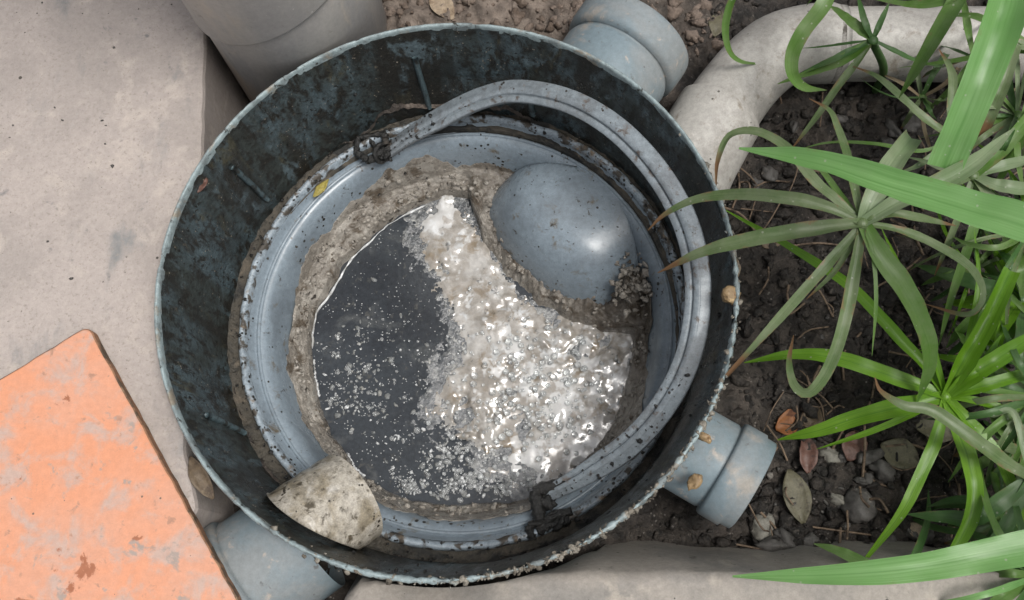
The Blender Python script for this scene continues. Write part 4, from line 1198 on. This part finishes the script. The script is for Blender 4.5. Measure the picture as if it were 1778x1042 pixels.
plant((1655, 240, -.02), (1640, 330), [
    ([(1610, 210), (1557, 161), (1520, 132), (1480, 115)], 20, 'dusty', -.02, .010),
    ([(1652, 190), (1652, 130), (1630, 85)], 22, 'dusty', -.01, .010),
    ([(1600, 262), (1520, 250), (1440, 248), (1380, 262)], 8, 'mid', -.06, .010),
    ([(1620, 270), (1590, 290), (1560, 300)], 14, 'pale', -.03, .006),
    ([(1690, 205), (1730, 170), (1778, 150)], 16, 'dusty', -.02, .01),
], 'slim grey-green sedge crown between the broad hanging leaf and the pale pipe', 'dusty')
plant((1790, 830, -.020), (1800, 800), [
    ([(1740, 800), (1690, 765), (1620, 715), (1570, 705), (1530, 680), (1519, 655)], 30, 'dusty', .0, .014),
    ([(1760, 720), (1720, 720), (1705, 690)], 14, 'pale', -.03, .01),
    ([(1700, 895), (1640, 898), (1575, 893)], 30, 'dark', -.06, .008),
    ([(1730, 870), (1660, 868), (1610, 880)], 18, 'dark', -.07, .006),
    ([(1720, 950), (1620, 1010), (1560, 1040)], 24, 'dark', -.07, .006),
], 'dusty sedge at the right edge whose grey leaf crosses in front of the lime crown', 'dusty')
plant((1560, 1010, -.045), (1590, 960), [
    ([(1510, 985), (1480, 968), (1450, 955), (1413, 944)], 22, 'mid', -.06, .006),
    ([(1500, 1012), (1460, 1042)], 14, 'mid', -.05, .004),
    ([(1610, 1030), (1660, 1060)], 20, 'mid', -.05, .006),
    ([(1590, 960), (1610, 900), (1612, 850)], 14, 'dark', -.08, .004),
], 'low green sedge growing against the kerb under the long light leaf', 'mid')
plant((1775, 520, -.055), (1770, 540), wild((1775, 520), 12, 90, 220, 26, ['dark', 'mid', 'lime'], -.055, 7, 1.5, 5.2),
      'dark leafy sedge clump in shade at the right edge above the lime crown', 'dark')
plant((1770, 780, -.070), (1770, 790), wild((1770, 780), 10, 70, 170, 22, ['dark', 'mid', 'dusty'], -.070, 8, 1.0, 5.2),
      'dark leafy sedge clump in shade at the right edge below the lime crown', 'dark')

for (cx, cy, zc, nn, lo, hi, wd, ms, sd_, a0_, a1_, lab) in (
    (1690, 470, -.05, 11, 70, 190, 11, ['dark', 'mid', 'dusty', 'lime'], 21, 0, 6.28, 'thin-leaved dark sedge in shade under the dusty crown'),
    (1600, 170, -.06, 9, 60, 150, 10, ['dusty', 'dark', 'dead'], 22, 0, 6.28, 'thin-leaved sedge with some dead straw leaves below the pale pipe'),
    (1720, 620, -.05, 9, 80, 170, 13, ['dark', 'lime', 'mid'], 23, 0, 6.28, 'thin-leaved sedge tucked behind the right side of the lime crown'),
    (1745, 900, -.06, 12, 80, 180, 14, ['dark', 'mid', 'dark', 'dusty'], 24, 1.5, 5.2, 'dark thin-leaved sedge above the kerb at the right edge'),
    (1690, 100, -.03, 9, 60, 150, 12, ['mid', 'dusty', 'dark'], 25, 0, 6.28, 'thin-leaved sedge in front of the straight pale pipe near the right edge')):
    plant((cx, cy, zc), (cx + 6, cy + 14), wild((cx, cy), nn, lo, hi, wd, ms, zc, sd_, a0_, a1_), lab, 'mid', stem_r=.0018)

for (cx, cy, zc, nn, lo, hi, wd, ms, sd_, a0_, a1_, lab) in (
    (1765, 200, -.01, 13, 90, 210, 12, ['dusty', 'mid', 'dark', 'pale'], 31, 1.2, 5.2, 'fine-leaved sedge at the right edge beside the broad hanging leaf'),
    (1790, 400, -.02, 13, 110, 240, 11, ['mid', 'dusty', 'dark', 'lime'], 32, 1.6, 4.9, 'fine-leaved sedge at the right edge below the long glossy leaf'),
    (1800, 690, -.03, 12, 110, 220, 12, ['mid', 'dark', 'dusty'], 33, 1.8, 4.7, 'fine-leaved sedge at the right edge level with the lime crown'),
    (1800, 1000, -.03, 10, 110, 240, 15, ['dark', 'mid', 'fresh'], 34, 2.2, 4.6, 'fine-leaved sedge over the kerb at the bottom right corner')):
    plant((cx, cy, zc), (cx + 8, cy + 10), wild((cx, cy), nn, lo, hi, wd, ms, zc, sd_, a0_, a1_), lab, 'mid', stem_r=.0018)

# ================================================================== LITTER, STONES
def ground_at(px, py):
    q = at(px, py, GZ)
    for _ in range(3):
        z = float(ground_h(np.array([q.x]), np.array([q.y]))[0]); q = at(px, py, z)
    return q

def litter_leaf(name, px, py, length, width, ang, matn, label, curl=.25, z=None, tilt=None):
    q = ground_at(px, py) if z is None else at(px, py, z)
    n = 14; rows = []
    d = np.array([math.cos(ang), math.sin(ang), 0]); s = np.array([-math.sin(ang), math.cos(ang), 0])
    for i in range(n):
        t = i / (n - 1)
        w = width * max(math.sin(math.pi * min(max(t, .02), .985)) ** .75, .04)
        for k in np.linspace(-.5, .5, 7):
            h = curl * (k * k * 4) * w * .5 + curl * length * .12 * math.sin(t * 4) + .0012 * float(vnoise(t * 5 + px, k * 3))
            rows.append(np.array(q) + d * ((t - .5) * length) + s * (k * w * (1 + .1 * float(vnoise(t * 7, px * .1)))) + np.array([0, 0, h + .003 + (tilt or 0) * (t - .5) * length]))
    o = mk(name, np.array(rows), grid_faces(n, 7), M[matn])
    sm = o.modifiers.new('thickness', 'SOLIDIFY'); sm.thickness = .0005
    return tag(o, label, 'leaf')
litter_leaf('fallen_leaf', 768, 14, .032, .018, 2.2, 'tan_leaf', 'tan fallen leaf on the dry soil behind the tub')
litter_leaf('fallen_leaf', 1371, 738, .024, .020, .3, 'orange_leaf', 'orange-brown curled leaf on dark soil beside the lower right socket', .5)
litter_leaf('fallen_leaf', 1381, 862, .040, .020, 1.75, 'olive_leaf', 'olive oval leaf lying upright beside the lower right socket')
litter_leaf('fallen_leaf', 1408, 725, .020, .014, 1.0, 'dry_leaf', 'small brown leaf next to the orange-brown curled leaf', .5)
litter_leaf('fallen_leaf', 1560, 790, .030, .024, 2.6, 'olive_leaf', 'grey-green dead leaf under the lime crown')
litter_leaf('fallen_leaf', 1588, 922, .017, .010, 2.5, 'tan_leaf', 'tiny pale leaf on dark soil left of the dark sedge leaves')
litter_leaf('fallen_leaf', 1620, 745, .034, .020, -.4, 'olive_leaf', 'grey dead leaf beneath the stem of the lime crown')
litter_leaf('fallen_leaf', 1430, 290, .036, .014, .1, 'dry_leaf', 'brown dead leaf on soil under the crown beside the pale bend')
litter_leaf('fallen_leaf', 1245, 45, .026, .016, 1.3, 'olive_leaf', 'dull green leaf on soil between the upper socket and the pale bend')
litter_leaf('fallen_leaf', 1340, 420, .020, .013, .6, 'dry_leaf', 'dead brown leaf on soil right of the tub rim')
litter_leaf('fallen_leaf', 1270, 470, .026, .012, 1.4, 'tan_leaf', 'tan dead leaf tucked against the right side of the tub rim')
litter_leaf('fallen_leaf', 1400, 790, .028, .014, 1.5, 'red_leaf', 'dark reddish leaf at the mouth of the lower right socket', .5)
litter_leaf('fallen_leaf', 1480, 775, .024, .018, 1.2, 'red_leaf', 'dark reddish leaf among stones below the lime leaf', .4)
litter_leaf('leaf_fragment', 559, 329, .020, .007, .95, 'yellow_leaf', 'yellow leaf scrap stuck on the inside of the basket rim', .1, -.1130, .0)
litter_leaf('leaf_fragment', 352, 324, .013, .008, 1.0, 'red_leaf', 'reddish brown leaf scrap stuck high on the tub wall', .2, -.016, .0)
litter_leaf('leaf_fragment', 352, 830, .034, .012, -1.0, 'dry_leaf', 'dry brown leaf wedged between the concrete and the tub rim', .5, -.034)

def stone(name, px, py, r, matn, label, cat='stone', group=None, z=None, seed=0, flat=.6):
    q = ground_at(px, py) if z is None else at(px, py, z)
    v, f = lump((q.x, q.y, q.z + r * .12), r, 2, .38, flat, seed)
    o = mk(name, v, list(f), M[matn])
    return tag(o, label, cat, group)
stone('stone', 1457, 871, .0085, 'pale_stone', 'palest angular stone on dark soil right of the lower right socket', seed=5)
stone('stone', 1439, 792, .0080, 'pale_stone', 'pale tan stone between the reddish leaves and the lime leaf', seed=9)
stone('stone', 1508, 793, .0095, 'stone', 'grey rounded stone below the lime crown, left of the straight leaf', seed=12)
stone('stone', 1323, 918, .011, 'pale_stone', 'grey flat stone touching the collar end of the lower right socket', seed=15)
stone('stone', 1341, 948, .012, 'stone', 'bluish grey stone near the kerb below the lower right socket', seed=17)
stone('stone', 1363, 938, .010, 'stone', 'grey stone right of the bluish one near the kerb', seed=18)
stone('stone', 1530, 815, .009, 'stone', 'dark round stone right of the grey rounded stone below the lime crown', seed=22)
stone('stone', 1490, 880, .012, 'stone', 'dark grey stone right of the palest stone', seed=27)
stone('stone', 1550, 225, .0085, 'stone', 'reddish grey pebble on soil below the pale pipe', seed=31)
stone('stone', 1582, 212, .0080, 'stone', 'brown pebble on soil right of the reddish grey pebble', seed=33)
stone('mortar_crumb', 1206, 836, .0060, 'amber', 'amber crumb of mortar sitting on the lower right socket', 'crumb', z=-.021, seed=41, flat=.8)
stone('mortar_crumb', 1222, 760, .0050, 'amber', 'small amber crumb on the rim above the lower right socket', 'crumb', z=-.004, seed=43, flat=.8)
stone('mortar_crumb', 1268, 512, .0062, 'amber', 'tan crumb of mortar stuck to the right edge of the rim', 'crumb', z=-.004, seed=45)
r = np.random.default_rng(5)
ORD = ['leftmost', 'second from the left', 'third from the left', 'fourth from the left', 'fifth from the left', 'sixth from the left', 'seventh from the left', 'eighth from the left', 'ninth from the left', 'tenth from the left', 'eleventh from the left', 'twelfth from the left', 'thirteenth from the left', 'rightmost']
low = sorted((r.uniform(1340, 1640), r.uniform(785, 960)) for _ in range(14))
for k, (px, py) in enumerate(low):
    stone('pebble', px, py, .0042 + .0035 * r.random(), 'stone', 'small dark pebble in the soil above the kerb, ' + ORD[k] + ' there', 'pebble', 'small pebbles in the soil above the kerb', seed=100 + k)
upp = sorted((r.uniform(1310, 1600), r.uniform(170, 330)) for _ in range(6))
for k, (px, py) in enumerate(upp):
    stone('pebble', px, py, .0040 + .0035 * r.random(), 'stone', 'small dark pebble in the soil below the pale bend, ' + (ORD[k] if k < 5 else 'rightmost') + ' there', 'pebble', 'small pebbles in the soil below the pale bend', seed=140 + k)
grit = Bag()
for k in range(90):
    px, py = (r.uniform(1300, 1700), r.uniform(160, 640)) if k % 2 else (r.uniform(1330, 1700), r.uniform(780, 965))
    q = ground_at(px, py)
    if math.hypot(q.x, q.y) < .215: continue
    grit.add(*lump((q.x, q.y, q.z + .0004), .0014 + .0020 * r.random(), 1, .38, .6, 300 + k))
tag(grit.mk('grit', M['stone']), 'fine grey grit scattered through the dark soil', 'grit', kind='stuff')

# crumbs of earth and bits of twig and straw
cs, cd_, tw = Bag(), Bag(), Bag()
def crumbs(bag, n, x0, x1, y0, y1, rmin, rmax, clear, seed):
    Q = np.array([tuple(at(r.uniform(x0, x1), r.uniform(y0, y1), GZ)) for _ in range(n)])
    zz = ground_h(Q[:, 0], Q[:, 1])
    for k in range(n):
        if math.hypot(Q[k, 0], Q[k, 1]) < clear: continue
        bag.add(*lump((Q[k, 0], Q[k, 1], zz[k] + .0005), rmin + (rmax - rmin) * r.random() ** 3, 1, .6, .7, k + seed))
crumbs(cs, 2600, 1230, 1800, 0, 985, .0007, .0070, .212, 0)
crumbs(cd_, 420, 660, 1250, -60, 110, .0010, .0070, .207, 3000)
crumbs(cs, 160, 1040, 1330, 860, 985, .0010, .0055, .212, 4000)
for k in range(110):
    px, py = r.uniform(1270, 1778), r.uniform(130, 960)
    q = ground_at(px, py); a = r.uniform(0, 6.28); L = r.uniform(.012, .045)
    if math.hypot(q.x, q.y) < .23: continue
    e_ = Vector((math.cos(a) * L, math.sin(a) * L, r.uniform(-.002, .008)))
    mid = q + e_ * .5 + Vector((r.normal(0, .003), r.normal(0, .003), .003))
    tw.add(*sweep(smooth_profile([tuple(q + Vector((0, 0, .004))), tuple(mid + Vector((0, 0, .004))), tuple(q + e_ + Vector((0, 0, .004)))], 8), r.uniform(.0004, .0012), 6))
sg = Bag()
for k in range(150):
    x_, y_ = (RNG.uniform(-.40, -.19), RNG.uniform(-.25, .28)) if k < 95 else (RNG.uniform(-.03, .45), RNG.uniform(-.26, -.205))
    if math.hypot(x_, y_) < .206 or (k < 95 and x_ > edge_x(y_) - .006): continue
    sg.add(*lump((x_, y_, (SZ if k < 95 else kz) + .0002), .0004 + .0011 * RNG.random() ** 3, 0, .6, .6, k))
tag(sg.mk('slab_grit', M['stone']), 'scattered dark grains of grit on the concrete', 'grit', kind='stuff')
tag(cs.mk('soil_crumbs', M['soil']), 'dark crumbs of wet earth over the bed right of the tub', 'soil', kind='stuff')
tag(cd_.mk('dry_crumbs', M['dry_soil']), 'light brown crumbs of dry earth behind the tub', 'soil', kind='stuff')
tag(tw.mk('twig_litter', M['twig']), 'thin dead twigs and straw scattered on the dark soil', 'litter', kind='stuff')
